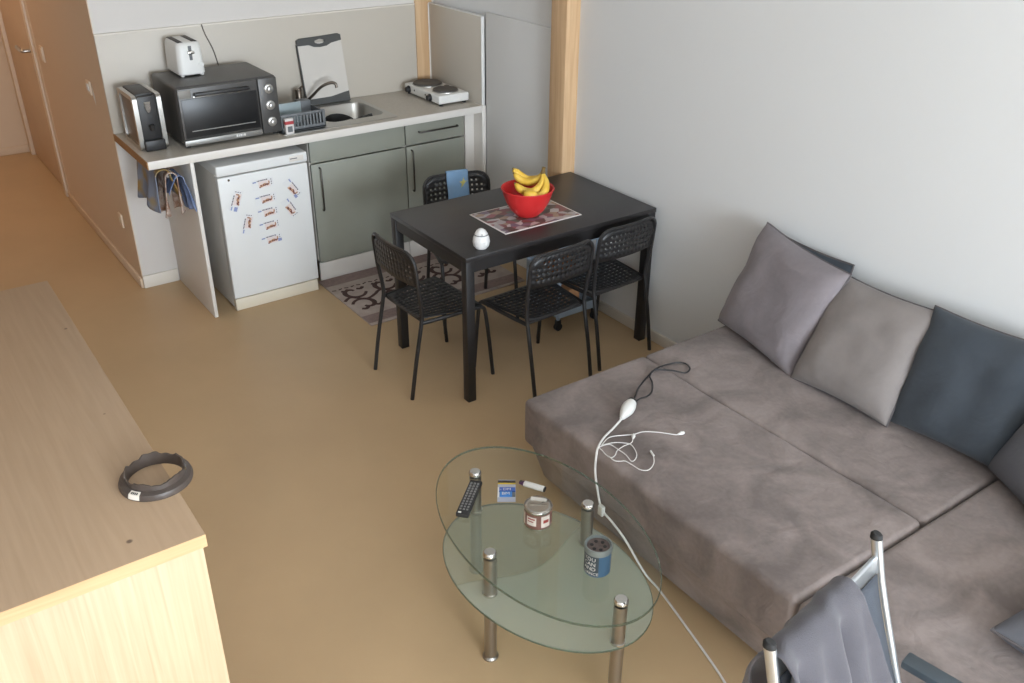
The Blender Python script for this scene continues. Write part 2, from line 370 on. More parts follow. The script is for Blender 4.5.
mb = MB(); mb.box(1.943, 1.964, -.6, -.592, .901, 1.405, .002); mb.box(1.943, 1.964, -.6, -.013, 1.40, 1.405, .001); mb.box(1.940, 1.964, -.019, -.013, .901, 1.4, .001); mb.build('edge_strip', white_pl_m, t)
tag(MB().box(1.942, 1.968, -.603, -.001, 0, .9, .001).build('end_panel', white_m), 'white end panel closing the right side of the kitchen run', 'panel')
tag(MB().box(1.878, 1.941, -.512, -.49, .0, .86, .001).build('filler_panel', white_m), 'narrow white filler strip between grey drawer unit and end panel', 'panel')

def cabinet(name, label, x0, x1, drawer, hx, hz):
    y = -.507
    c = thing(name, label, 'cabinet', ((x0+x1)/2, -.25, 0))
    mb = MB(); mb.box(x0, x0+.016, -.485, -.02, .115, .86); mb.box(x1-.016, x1, -.485, -.02, .115, .86); mb.box(x0, x1, -.485, -.02, .115, .131); mb.box(x0, x1, -.03, -.02, .115, .70); mb.build('carcass', white_m, c, smooth=False)
    f = MB().box(x0+.002, x1-.002, y, y+.018, .712, .842, .002).build('drawer_front' if drawer else 'false_front', cab_m, c)
    def bar(mb, a, b):
        a, b = Vector(a), Vector(b); d = (b-a).normalized(); o = Vector((0, -.022, 0))
        mb.tube([a, a+o*.7, a+o+d*.008, b+o-d*.008, b+o*.7, b], .0045, 8)
    if drawer:
        m2 = MB(); bar(m2, (hx[0]+.06, y, .782), (hx[1], y, .782)); m2.build('handle', dark_steel_m, f)
    d = MB().box(x0+.002, x1-.002, y, y+.018, .122, .704, .002).build('door', cab_m, c)
    m2 = MB(); bar(m2, (hz, y, .436), (hz, y, .682)); m2.build('handle', dark_steel_m, d)
    MB().box(x0, x1, -.497, -.48, 0, .114, .001).build('plinth', white_m, c)
    return c
cabinet('base_cabinet', 'wide grey-green sink cabinet with one door next to the fridge', .876, 1.470, False, None, .925)
cabinet('base_cabinet', 'narrow grey-green cabinet with drawer and door at the right end', 1.473, 1.874, True, (1.50, 1.823), 1.508)

# fridge
fr = thing('fridge', 'white undercounter fridge covered with printed cards', 'fridge', (.574, -.33, 0))
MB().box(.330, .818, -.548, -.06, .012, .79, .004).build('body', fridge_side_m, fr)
dr = MB().box(.328, .820, -.598, -.552, .075, .755, .006, 3).build('door', fridge_m, fr)
mb = MB(); mb.box(.335, .813, -.553, -.548, .08, .75); mb.build('door_seal', mat('grey_seal', (120, 116, 112), .8, var=.05), dr)
MB().box(.326, .822, -.600, -.06, .762, .815, .006, 3).build('top_lid', fridge_m, fr)
MB().box(.332, .816, -.590, -.55, .0, .068, .005).build('plinth', cream_m, fr)
mb = MB(); mb.box(.72, .80, -.6012, -.5995, .775, .803, .0004); mb.build('control_strip', white_m, fr)
mb = MB(); mb.box(.725, .765, -.6018, -.6010, .788, .793); mb.build('logo_mark', grey_pl_m, fr, smooth=False)
mb = MB(); mb.cyl((.385, -.598, .738), (.385, -.601, .738), .006, n=12); mb.build('indicator_dot', chrome_m, fr)

card_m = mat('card_paper', (226, 226, 226), .5, var=.01)
ink_m = mat('dark_card_ink', (84, 66, 82), .6, var=.1)
choc_m = ramp_noise('brown_card_print', [(0, (84, 48, 44)), (.47, (120, 66, 60)), (.56, (205, 160, 120)), (1, (225, 200, 170))], 110, .6, detail=2)
blue_ink_m = mat('faded_blue_ink', (140, 150, 190), .6, var=.1)
pink_m = mat('pale_pink_print', (226, 212, 208), .6, var=.05)
cards = [((.562, .688), 3, 'topmost printed card of the middle column on the fridge door', 0),
         ((.567, .602), 3, 'second printed card from the top of the middle column', 0),
         ((.571, .527), 3, 'third and middle printed card of the fridge column', 0),
         ((.570, .453), 3, 'fourth printed card down the middle fridge column', 0),
         ((.572, .372), 3, 'lowest printed card of the column, faded blue at its right corner', 1),
         ((.408, .622), 68, 'tilted printed card on the fridge with a blue blot at its lower end', 2),
         ((.452, .486), 72, 'tilted printed card left of the fourth card of the column', 0),
         ((.723, .630), -58, 'tilted card at the fridge door upper right, blue at its tip', 1),
         ((.698, .524), -62, 'tilted card just below the other right-hand fridge card', 0)]
for (cx, cz), deg, lab, blot in cards:
    a = math.radians(deg); ca, sa = math.cos(a), math.sin(a)
    c = thing('printed_card', lab, 'card', (cx, -.598, cz), 0, 'printed cards on the fridge door')
    def F(u, v, d): return Vector((cx+ca*u-sa*v, -.598-d, cz+sa*u+ca*v))
    def rect(mb, u0, u1, v0, v1, d): mb.quad(F(u0, v0, d), F(u1, v0, d), F(u1, v1, d), F(u0, v1, d))
    mb = MB(); mb.prism([(-.060, -.028), (.060, -.028), (.058, .026), (-.058, .026)], lambda u, v: F(u, v, 0), lambda u, v: F(u, v, .0008)); mb.build('paper', card_m, c, smooth=False)
    mb = MB(); rect(mb, -.024, .040, -.022, .012, .0010); mb.build('picture_ground', pink_m, c, smooth=False)
    mb = MB()
    for (u, v, ru, rv) in ((-.008, -.012, .012, .007), (.010, -.008, .013, .008), (.026, -.010, .008, .006), (-.017, -.018, .006, .004), (.034, .000, .004, .008)):
        mb.bm.faces.new([mb.bm.verts.new(F(u+ru*math.cos(2*PI*k/10), v+rv*math.sin(2*PI*k/10), .0013)) for k in range(10)])
    mb.build('picture', choc_m, c, smooth=False)
    mb = MB(); u = -.030
    for wd in (.006, .009, .005, .010, .007, .008, .005, .009):
        rect(mb, u, u+wd-.002, .014, .020, .0012); u += wd
    for k in range(3): rect(mb, .045, .049, -.015+k*.012, -.008+k*.012, .0012)
    mb.build('print_line', ink_m, c, smooth=False)
    for k, q in ((0, (-.054, -.034, .010, .017, .0011)), (1, (.035, .056, -.022, -.006, .0014)), (2, (-.056, -.032, -.018, .000, .0014))):
        if k in (0, blot): mb = MB(); rect(mb, *q); mb.build('blue_mark', blue_ink_m, c, smooth=False)

# toaster oven
ov = thing('toaster_oven', 'dark grey tabletop oven with three silver knobs on the worktop', 'oven', (.48, -.3, .9))
MB().box(.222, .742, -.485, -.09, .915, 1.205, .012, 3).build('body', oven_m, ov)
for x in (.25, .715):
    for y in (-.46, -.13): MB().cyl((x, y, .9), (x, y, .917), .014, n=12).build('foot', rubber_m, ov)
od = MB().box(.226, .632, -.502, -.486, .945, 1.198, .004).build('door', oven_m, ov)
MB().box(.238, .624, -.5045, -.501, .955, 1.146, .002).build('window', oven_glass_m, od)
mb = MB(); mb.box(.300, .585, -.530, -.518, 1.158, 1.176, .005); mb.box(.31, .33, -.52, -.50, 1.16, 1.174); mb.box(.555, .575, -.52, -.50, 1.16, 1.174); mb.build('handle', plastic_black_m, od)
MB().box(.230, .290, -.505, -.5015, 1.152, 1.19, .001).build('badge', badge_m, od)
MB().box(.30, .59, -.5052, -.5018, 1.150, 1.157, .001).build('trim_strip', steel_m, od)
MB().box(.27, .60, -.5062, -.5042, .985, .989).build('shelf_line', steel_m, od)
MB().box(.226, .632, -.504, -.486, .915, .943, .003).build('bottom_strip', mat('grey_strip_metal', (150, 148, 144), .4, .6, var=.03), ov)
mb = MB(); u = .49
for wd in (.012, .008, .014, .006, .012): mb.box(u, u+wd-.003, -.5048, -.5038, .924, .936); u += wd
mb.build('strip_lettering', white_pl_m, ov, smooth=False)
cp = MB().box(.637, .738, -.502, -.486, .915, 1.2, .006).build('control_panel', oven_m, ov)
knob_m = mat('satin_knob_metal', (196, 194, 190), .38, .8, var=.03)
for z in (1.145, 1.060, .975):
    k = MB(); k.lathe([(.001, 0), (.024, 0), (.024, .005), (.019, .008), (.015, .009), (.0135, .022), (.011, .024), (.001, .024)], n=24)
    k.bm.transform(Matrix.Translation((.690, -.502, z)) @ Matrix.Rotation(PI/2, 4, 'X')); kn = k.build('knob', knob_m, cp)
    MB().box(.688, .692, -.5285, -.525, z, z+.011).build('pointer', grey_pl_m, kn)
# capsule coffee machine
cm = thing('coffee_machine', 'slim black coffee machine with silver side rims at the worktop end', 'coffee maker', (.10, -.28, .9))
def side_loop(y0, y1, z0, z1, r): return rounded_rect(y0, y1, z0, z1, r, 5)
mb = MB(); mb.prism(side_loop(-.40, -.15, .905, 1.165, .02), lambda y, z: Vector((.040, y, z)), lambda y, z: Vector((.158, y, z))); mb.build('body', mat('bronze_grey_plastic', (112, 100, 88), .4, .3, var=.05), cm)
for x0, x1 in ((.030, .052), (.146, .168)):
    mb = MB(); lp = side_loop(-.416, -.145, .902, 1.172, .022); ip = side_loop(-.390, -.165, .925, 1.150, .015)
    A = [[mb.bm.verts.new((x, p[0], p[1])) for p in L] for L in (lp, ip) for x in (x0, x1)]
    o0, o1, i0, i1 = A; n = len(lp)
    for k in range(n):
        q = (k+1) % n
        for f in ((o1[k], o1[q], i1[q], i1[k]), (o0[q], o0[k], i0[k], i0[q]), (o0[k], o0[q], o1[q], o1[k]), (i0[q], i0[k], i1[k], i1[q])): mb.bm.faces.new(f)
    mb.build('side_rim', steel_m, cm)
MB().box(.053, .145, -.412, -.39, .935, 1.168, .006).build('front_panel', plastic_black_m, cm)
MB().box(.056, .142, -.385, -.16, 1.160, 1.176, .005).build('top_flap', plastic_black_m, cm)
mb = MB(); mb.prism([(-.016, .03), (.016, .03), (.016, 0), (.009, -.022), (0, -.03), (-.009, -.022), (-.016, 0)], lambda u, v: Vector((.099+u, -.412, 1.11+v)), lambda u, v: Vector((.099+u*.8, -.418, 1.11+v*.8))); mb.build('emblem', chrome_m, cm)
MB().box(.05, .15, -.44, -.40, .902, .955, .006).build('drip_tray', plastic_black_m, cm)
MB().cyl((.099, -.425, 1.03), (.099, -.425, 1.0), .014, .008).build('spout', plastic_black_m, cm)
# toaster
ts = thing('toaster', 'white two-slot toaster standing on top of the dark oven', 'toaster', (.385, -.185, 1.205))
def tloop(z, ix, iy): return [Vector((x, y, z)) for x, y in rounded_rect(.314+ix, .452-ix, -.288+iy, -.062-iy, .028, 5)]
mb = MB(); mb.ring_loft([tloop(1.213, .004, .004), tloop(1.218, 0, 0), tloop(1.30, .002, .002), tloop(1.355, .006, .006), tloop(1.368, .012, .012), tloop(1.372, .02, .02)]); mb.build('body', white_pl_m, ts)
for x in (.347, .419): MB().box(x-.014, x+.014, -.265, -.085, 1.3705, 1.3735, .001).build('slot', mat('slot_dark', (58, 54, 50), .6, var=.1), ts)
mb = MB(); mb.box(.377, .393, -.2865, -.282, 1.285, 1.355, .001); mb.build('lever_track', grey_pl_m, ts)
MB().box(.368, .402, -.305, -.284, 1.318, 1.332, .004).build('lever', chrome_m, ts)
mb = MB(); mb.cyl((.43, -.286, 1.26), (.43, -.294, 1.26), .012, n=16); mb.build('browning_knob', white_pl_m, ts)
for x in (.335, .435):
    for y in (-.265, -.105): MB().cyl((x, y, 1.205), (x, y, 1.215), .010, n=10).build('foot', white_pl_m, ts)
# flex hanging on the splashback
mb = MB(); mb.tube(spline([(.545, -.022, 1.408), (.555, -.023, 1.36), (.585, -.024, 1.28), (.60, -.024, 1.21), (.60, -.05, 1.15), (.59, -.06, 1.06)]), .0028, 6)
tag(mb.build('oven_cord', mat('brown_grey_cord', (92, 84, 76), .6, var=.05)), 'thin dark cord running down the splashback behind the toaster oven', 'cord')
# sink
sk = thing('sink', 'stainless steel inset sink with drainer in the worktop', 'sink', (1.07, -.29, .9))
rim_o = rounded_rect(.725, 1.415, -.545, -.035, .02); bas = rounded_rect(1.03, 1.385, -.460, -.125, .06)
mb = MB(); frame_slab(mb, rim_o, bas, .899, .904); mb.build('rim', steel_m, sk)
mb = MB(); loops = []
for z, i in ((.903, 0), (.895, .004), (.79, .012), (.765, .03), (.76, .06)): loops.append([Vector((x, y, z)) for x, y in rounded_rect(1.03+i, 1.385-i, -.460+i, -.125-i, max(.06-i*.5, .02))])
mb.ring_loft(loops, False); mb.bm.faces.new([mb.bm.verts.new(p) for p in loops[-1]]); mb.build('basin', steel_m, sk)
mb = MB()
for k in range(7): mb.box(.755+.035*k, .767+.035*k, -.47, -.10, .904, .906, .001)
mb.build('drainer_ribs', steel_m, sk)
MB().lathe([(.001, 0), (.03, 0), (.03, .003), (.02, .004), (.001, .002)], (1.2, -.29, .7601)).build('drain', dark_steel_m, sk)
fc = thing('faucet', 'brown-grey single-lever tap with long swung spout over the sink', 'tap', (1.025, -.080, .904))
tap_m = mat('dull_tap_metal', (120, 110, 100), .3, .9, var=.05)
mb = MB(); mb.lathe([(.028, 0), (.028, .006), (.020, .01), (.020, .095), (.017, .10), (.001, .10)], (1.025, -.080, .904), 20); mb.build('body', tap_m, fc)
mb = MB(); mb.tube(spline([(1.035, -.09, .93), (1.075, -.12, .965), (1.13, -.165, 1.03), (1.175, -.19, 1.052), (1.20, -.205, 1.048), (1.205, -.21, 1.025)]), .0085, 10); mb.build('spout', tap_m, fc)
mb = MB(); mb.cyl((1.025, -.080, 1.004), (1.025, -.080, 1.016), .021, n=18); mb.hexa([(1.01, -.09, 1.012), (1.025, -.095, 1.012), (1.055, -.085, 1.022), (1.05, -.07, 1.022), (1.01, -.09, 1.02), (1.025, -.095, 1.02), (1.055, -.085, 1.03), (1.05, -.07, 1.03)], .002); mb.build('lever', tap_m, fc)
# pan in the sink
pn = thing('frying_pan', 'small dark pan lying tilted in the sink basin', 'pan', (1.14, -.34, .77))
mb = MB(); mb.lathe([(.001, 0), (.065, 0), (.088, .05), (.084, .05), (.062, .005), (.001, .005)], (0, 0, 0), 28); mb.bm.transform(Matrix.Translation((1.14, -.345, .825)) @ Matrix.Rotation(.30, 4, 'X')); mb.build('pan_body', rubber_m, pn)
mb = MB(); mb.tube([(1.215, -.36, .862), (1.27, -.37, .878), (1.33, -.385, .890)], [.006, .009, .010], 8); mb.build('handle', plastic_black_m, pn)
mb = MB(); mb.tube(spline([(1.07, -.36, .862), (1.13, -.375, .868), (1.20, -.35, .872), (1.25, -.34, .868)]), .004, 6)
tag(mb.build('serving_spoon', chrome_m), 'thin steel spoon lying across the pan in the sink', 'spoon')
# dish rack
dk = thing('dish_rack', 'grey plastic dish rack with slatted front on the drainer', 'dish rack', (.86, -.38, .906))
mb = MB(); mb.box(.735, .985, -.515, -.25, .907, .915); mb.box(.735, .985, -.515, -.508, .985, 1.0, .002); mb.box(.735, .985, -.515, -.508, .907, .93, .002)
mb.box(.735, .742, -.515, -.25, .907, .99, .002); mb.box(.978, .985, -.515, -.25, .907, .99, .002); mb.box(.735, .985, -.257, -.25, .907, .99, .002); mb.build('tray', grey_pl_m, dk)
for k in range(13):
    x = .748+k*.0185; MB().box(x, x+.010, -.514, -.509, .93, .985, .001).build('slat', grey_pl_m, dk)
MB().box(.742, .90, -.40, -.392, .915, 1.03, .003).build('divider', clear_grey_m, dk)
mb = MB(); mb.box(.905, .975, -.36, -.30, .915, 1.02, .006); mb.build('cutlery_box', grey_pl_m, dk)
t = thing('small_carton', 'little white carton with a red top propped at the rack front', 'carton', (.765, -.53, .904))
MB().box(.745, .790, -.542, -.520, .904, .985, .001).build('box', mat('carton_white', (214, 208, 204), .6, var=.03), t)
MB().box(.7445, .7905, -.5425, -.5195, .955, .972).build('red_band', mat('carton_red', (176, 62, 66), .6, var=.05), t)
mb = MB(); mb.box(.755, .782, -.5426, -.5422, .915, .945); mb.build('print_block', grey_pl_m, t)
# chopping board
cb = thing('chopping_board', 'white chopping board with dark grip leaning on the splashback behind the tap', 'chopping board', (1.2, -.04, .904))
tilt = lambda u, v, d: Vector((1.06+u+.02*(.38-v)/.38, -.055+.030*v/.38-d, .906+v))
board_m = mat('board_plastic', (206, 199, 190), .5, var=.02)
mb = MB(); mb.prism([(0, .035), (.275, .035), (.275, .345), (0, .345)], lambda u, v: tilt(u, v, 0), lambda u, v: tilt(u, v, .008)); mb.build('board', board_m, cb, smooth=False)
bd_m = mat('dark_grip_plastic', (72, 72, 70), .6, var=.05)
mb = MB(); lo = [(0, .335), (.07, .335), (.10, .322), (.14, .318), (.18, .322), (.21, .335), (.275, .345), (.275, .375), (.26, .382), (.14, .376), (.02, .374), (0, .365)]
n = len(lo); cc = (.14, .350); hl = [(cc[0]+.032*math.cos(math.atan2(v-cc[1], (u-cc[0])*.35)), cc[1]+.013*math.sin(math.atan2(v-cc[1], (u-cc[0])*.35))) for u, v in lo]
for d0, d1 in ((-.001, .010),):
    A = [[mb.bm.verts.new(tilt(u, v, d)) for u, v in L] for L in (lo, hl) for d in (d0, d1)]; o0, o1, i0, i1 = A
    for k in range(n):
        q = (k+1) % n
        for f in ((o1[k], o1[q], i1[q], i1[k]), (o0[q], o0[k], i0[k], i0[q]), (o0[k], o0[q], o1[q], o1[k]), (i0[q], i0[k], i1[k], i1[q])): mb.bm.faces.new(f)
mb.build('grip', bd_m, cb)
mb = MB(); mb.prism([(0, 0), (.275, 0), (.275, .055), (.24, .05), (.16, .036), (.06, .034), (0, .036)], lambda u, v: tilt(u, v, -.001), lambda u, v: tilt(u, v, .011)); mb.build('foot_band', bd_m, cb)
mb = MB(); mb.prism([(-.004, .03), (.003, .03), (.003, .34), (-.004, .34)], lambda u, v: tilt(u, v, -.001), lambda u, v: tilt(u, v, .010)); mb.build('side_edge', bd_m, cb)
# hotplate
hp = thing('hotplate', 'white double hotplate with black knobs at the right end of the worktop', 'hotplate', (1.82, -.28, .9))
MB().box(1.718, 1.925, -.488, -.075, .912, .962, .008, 3).build('body', white_pl_m, hp)
hob_m = mat('cast_iron_plate', (92, 88, 84), .6, .3, var=.08, vscale=30)
for (x, y, r) in ((1.822, -.180, .088), (1.824, -.385, .074)):
    b = MB().lathe([(.001, 0), (r, 0), (r, .010), (r-.006, .013), (r-.012, .011), (.03, .011), (.026, .009), (.001, .009)], (x, y, .962), 36).build('burner', hob_m, hp)
    MB().lathe([(r+.001, 0), (r+.006, 0), (r+.005, .004), (r+.001, .004)], (x, y, .962), 36, hollow=True).build('burner_ring', steel_m, b)
for y in (-.135, -.385):
    k = MB(); k.lathe([(.001, 0), (.022, 0), (.022, .006), (.017, .010), (.015, .022), (.001, .022)], n=18); k.bm.transform(Matrix.Translation((1.718, y, .935)) @ Matrix.Rotation(-PI/2, 4, 'Y')); k.build('knob', plastic_black_m, hp)
for y in (-.20, -.33): MB().cyl((1.719, y, .94), (1.716, y, .94), .005, n=10).build('pilot_lamp', rubber_m, hp)
for x in (1.74, 1.90):
    for y in (-.47, -.10): MB().cyl((x, y, .9), (x, y, .914), .012, n=10).build('foot', rubber_m, hp)
mb = MB(); mb.box(1.885, 1.905, -.30, -.27, .962, .966, .001); mb.build('badge', dark_steel_m, hp)

# towels hanging under the worktop end
tr_ = thing('towel_rail', 'small steel towel rail screwed under the left worktop end', 'rail', (.09, -.4, .83))
mb = MB(); mb.tube([(.095, -.20, .861), (.095, -.20, .815), (.095, -.21, .805), (.095, -.575, .805)], .005, 8); mb.build('rod', steel_m, tr_)
def drape(axis_x, y0, y1, z, r, lf, lb, seed, amp, spread=.03, nu=22, nv=26):
    """cloth over a rod running along y; lf / lb the drop on -x and +x side"""
    def f(u, v):
        y = y0+(y1-y0)*u; L = lf+PI*r+lb; s = v*L
        rag = 1+.18*noise.noise(Vector((u*3, seed, 0)))
        if s < lf: d = (lf-s)*rag; x = -r-spread*d/max(lf, .01); zz = z-d
        elif s < lf+PI*r: a = (s-lf)/r; x = -r*math.cos(a); zz = z+r*math.sin(a); d = 0
        else: d = (s-lf-PI*r)*rag; x = r+spread*d/max(lb, .01); zz = z-d
        wv = amp*d/.15*math.sin(u*11+seed)+amp*.5*noise.noise(Vector((u*6, v*4, seed)))
        return Vector((axis_x+x+wv, y+amp*.8*d/.15*math.sin(v*9+seed), zz))
    return MB().grid(f, nu, nv)
tw_m = ramp_noise('printed_towel', [(0, (112, 124, 150)), (.46, (128, 136, 152)), (.56, (150, 128, 84)), (.68, (160, 124, 66)), (1, (120, 116, 120))], 7, .95, 2, distort=.4)
tag(drape(.070, -.590, -.27, .812, .036, .17, .10, 1.3, .014, .02).build('tea_towel', tw_m, solid=.004), 'blue and ochre tea towel draped over the rail under the worktop', 'towel')
tw2_m = ramp_noise('brown_towel', [(0, (96, 66, 58)), (.42, (160, 128, 110)), (.55, (206, 190, 178)), (.7, (176, 136, 112)), (1, (120, 84, 74))], 20, .95, 3, distort=.8)
tag(drape(.105, -.597, -.40, .800, .028, .20, .20, 4.1, .014, .012).build('dish_cloth', tw2_m, solid=.004), 'brown and white crumpled dish cloth hanging from the rail beside the blue tea towel', 'cloth')
tw3_m = ramp_noise('blue_towel', [(0, (84, 100, 146)), (.5, (112, 128, 164)), (1, (160, 168, 184))], 16, .95, 3)
tag(drape(.140, -.600, -.46, .785, .022, .07, .19, 6.2, .012, .04).build('dish_cloth', tw3_m, solid=.004), 'small faded blue dish cloth hanging closest to the support panel', 'cloth')

# ------------------------------------------------------------------ rug
rg = thing('rug', 'grey patterned rug with dark scrolls between cabinets and table', 'rug', (1.35, -.84, 0), 0)
rug_m = ramp_noise('rug_pile', [(0, (150, 134, 126)), (.5, (176, 160, 150)), (1, (196, 182, 170))], 14, .98, 4)
RG = lambda u, v, z: Vector((.852+u, -.503-v, z))
MB().box(.852, 1.86, -1.165, -.503, 0, .008, .002).build('pile', rug_m, rg)
rb_m = mat('rug_band_pile', (140, 120, 114), .98, var=.12, vscale=60); rd_m = mat('rug_scroll_pile', (76, 54, 50), .98, var=.15, vscale=60)
for v0, v1 in ((.0, .10), (.55, .64)):
    MB().box(.853, 1.859, -.504-v1+.001, -.504-v0, .004, .0095).build('band', rb_m, rg)
mb = MB()
for k in range(5):
    cx = .10+.19*k
    for (sx, sy, cy) in ((1, 1, .24), (-1, -1, .42)):
        pts = [RG(cx+sx*(.02+.055*(1-t))*math.cos(5.2*t+.4), cy+sy*(.02+.07*(1-t))*math.sin(5.2*t+.4), .0085) for t in [i/18 for i in range(19)]]
        mb.tube(pts, [.015-.006*abs(i/9-1) for i in range(19)], 6, flat=.25)
    mb.tube(spline([RG(cx-.09, .33, .0085), RG(cx-.04, .30, .0085), RG(cx+.03, .36, .0085), RG(cx+.10, .33, .0085)], 5), .010, 6, flat=.3)
    for (q, r_) in ((.05, .20), (.14, .21), (.05, .46), (.14, .45)): mb.tube(spline([RG(cx-.10+q, r_, .0085), RG(cx-.08+q, r_+.012, .0085), RG(cx-.06+q, r_-.004, .0085)], 4), .011, 6, flat=.3)
for k in range(26): mb.tube([RG(.01+.038*k, .165+.008*(k % 2), .0085), RG(.032+.038*k, .173-.008*(k % 2), .0085)], .005, 5, flat=.3)
mb.build('scroll_pattern', rd_m, rg)

# ------------------------------------------------------------------ dining table
TX0, TX1, TY0, TY1, TH = .864, 1.958, -2.10, -1.432, .7213
tb = thing('dining_table', 'black rectangular dining table pushed against the white wall', 'table', ((TX0+TX1)/2, (TY0+TY1)/2, 0))
MB().box(TX0, TX1, TY0, TY1, TH-.022, TH, .002).build('tabletop', black_top_m, tb)
mb = MB(); mb.box(TX0+.04, TX1-.04, TY0+.006, TY0+.022, TH-.075, TH-.022); mb.box(TX0+.04, TX1-.04, TY1-.022, TY1-.006, TH-.075, TH-.022)
mb.box(TX0+.006, TX0+.022, TY0+.04, TY1-.04, TH-.075, TH-.022); mb.box(TX1-.022, TX1-.006, TY0+.04, TY1-.04, TH-.075, TH-.022); mb.build('apron', black_m, tb)
for x in (TX0+.002, TX1-.044):
    for y in (TY0+.002, TY1-.044): MB().box(x, x+.042, y, y+.042, 0, TH-.022, .002).build('leg', black_m, tb)

# ------------------------------------------------------------------ dining chairs (local: faces +x, origin between the rear feet)
def lattice(P, nu, nv, web=.38, margin=1.1, keep=lambda i, j: True):
    def edges(n):
        e = [0.0, margin]
        for i in range(n):
            e.append(e[-1]+1-web)
            e.append(e[-1]+(web if i < n-1 else margin))
        return [x/e[-1]*2-1 for x in e]
    U, V = edges(nu), edges(nv); mb = MB()
    g = [[mb.bm.verts.new(P(u, v)) for v in V] for u in U]
    for i in range(len(U)-1):
        for j in range(len(V)-1):
            if i % 2 == 1 and j % 2 == 1 and keep((i-1)//2, (j-1)//2): continue
            mb.bm.faces.new((g[i][j], g[i+1][j], g[i+1][j+1], g[i][j+1]))
    return mb
def make_chair(label):
    t = thing('dining_chair', label, 'chair', group='black perforated dining chairs')
    def seat(u, v):
        uu = u*math.sqrt(1-.30*v*v/2); vv = v*math.sqrt(1-.22*u*u/2)
        x = .235+.168*uu; hw = .158+.046*(uu+1)/2
        return Vector((x, vv*hw, .388-.010*(1-vv*vv)*(1-.4*uu*uu)-.012*max(0, uu-.75)*4))
    sm = lattice(seat, 11, 11, .56, 1.0, lambda i, j: (i, j) not in ((0, 0), (0, 10), (10, 0), (10, 10)))
    sm.build('seat', black_m, t, local=True, solid=.004)
    def bx(z, w): return .050-.10*(z-.60)-.022*(1-w*w)        # lean and bow of the back
    def back(u, v):                                           # u across, v up
        z0, z1, W, r = .556, .716, .181, .060
        z = z0+(z1-z0)*(v+1)/2; hw = W
        if z > z1-r: hw = W-r+math.sqrt(max(0, r*r-(z-(z1-r))**2))
        return Vector((bx(z, u), u*hw, z))
    bm_ = lattice(back, 12, 4, .60, 1.3, lambda i, j: not (j == 3 and i in (0, 11)))
    bm_.build('backrest', black_m, t, local=True, solid=.004)
    loop = [(s*.181, z) for s, z in ((1, .54), (1, .60), (1, .64))]+[(.121+.060*math.cos(a*PI/12), .656+.060*math.sin(a*PI/12)) for a in range(1, 7)]
    loop += [(.06, .716), (0, .716)]; loop = loop+[(-y, z) for y, z in loop[::-1][1:]]
    MB().tube([(bx(z, y/.181), y, z) for y, z in loop], .0085, 8).build('back_frame', black_m, t, local=True)
    for s in (1, -1):
        mb = MB(); mb.tube(spline([(0, s*.172, 0), (.030, s*.172, .18), (.066, s*.170, .36), (.072, s*.172, .42), (.060, s*.179, .52), (.056, s*.181, .55)], 5), .0095, 9); mb.build('rear_leg', black_m, t, local=True)
        mb = MB(); mb.tube(spline([(.438, s*.203, 0), (.418, s*.200, .20), (.400, s*.197, .34), (.385, s*.196, .372), (.350, s*.196, .380), (.20, s*.186, .378), (.072, s*.173, .376)], 5), .0095, 9); mb.build('front_leg', black_m, t, local=True)
    for x, hw in ((.090, .165), (.34, .19)): MB().tube([(x, -hw, .369), (x, hw, .369)], .008, 8).build('seat_rail', black_m, t, local=True)
    return t
proto = make_chair('black perforated chair pulled out at the table end nearest the fridge')
def dup(root, label):
    r = root.copy(); COL.objects.link(r); r['label'] = label
    for ch in root.children:
        c = ch.copy(); COL.objects.link(c); c.parent = r
    return r
kids = [o for o in bpy.data.objects if o.parent == proto]
chairs = [(proto, (.662, -1.752), .03)]
for lab, xy, rz in (('black perforated chair on the cabinet side with a blue cloth over its back', (1.44, -1.085), -1.824),
                    ('black perforated chair between sofa corner and table front leg', (1.292, -2.262), 1.62),
                    ('black perforated chair tucked in beside the white wall', (1.725, -2.205), 1.62)):
    chairs.append((dup(proto, lab), xy, rz))
for o, xy, rz in chairs: o.location = (*xy, 0); o.rotation_euler = (0, 0, rz)
# cloth over the back of the cabinet-side chair
ch2 = chairs[1]; T2 = Matrix.Translation((*ch2[1], 0)) @ Matrix.Rotation(ch2[2], 4, 'Z')
cl = thing('hand_towel', 'pale blue towel with a yellow star over the chair back', 'towel', (*ch2[1], .5))
def backx(z, y): return .050-.10*(z-.60)-.022*(1-(y/.181)**2)
def clothf(u, v):
    y = -.050+.118*u; s = v*.36; top = .727
    if s < .17: z = top-(.17-s); return T2 @ Vector((backx(z, y)+.0125+.002*math.sin(u*9), y+.002*math.sin(v*12), z))
    if s < .20: a = (s-.17)/.03*PI; return T2 @ Vector((backx(top, y)+.0125*math.cos(a), y, top+.006*math.sin(a)))
    z = top-(s-.20); return T2 @ Vector((backx(z, y)-.0125, y, z))
MB().grid(lambda u, v: clothf(u, v), 10, 30).build('cloth', ramp_noise('pale_blue_towel', [(0, (110, 148, 186)), (.5, (132, 166, 200)), (1, (150, 178, 206))], 14, .95), cl, solid=.004)
mb = MB(); st = []
for k in range(10):
    r = .030 if k % 2 == 0 else .013; a = PI/2+k*PI/5; st.append((-.000+r*math.cos(a), r*math.sin(a)))
def starf(a, b, d): return T2 @ Vector((backx(.668, .04)+.0155+d, .040+a*.8, .668+b))
mb.prism(st, lambda a, b: starf(a, b, 0), lambda a, b: starf(a, b, .0012)); mb.build('star', mat('yellow_star_cloth', (214, 204, 120), .9, var=.05), cl, smooth=False)

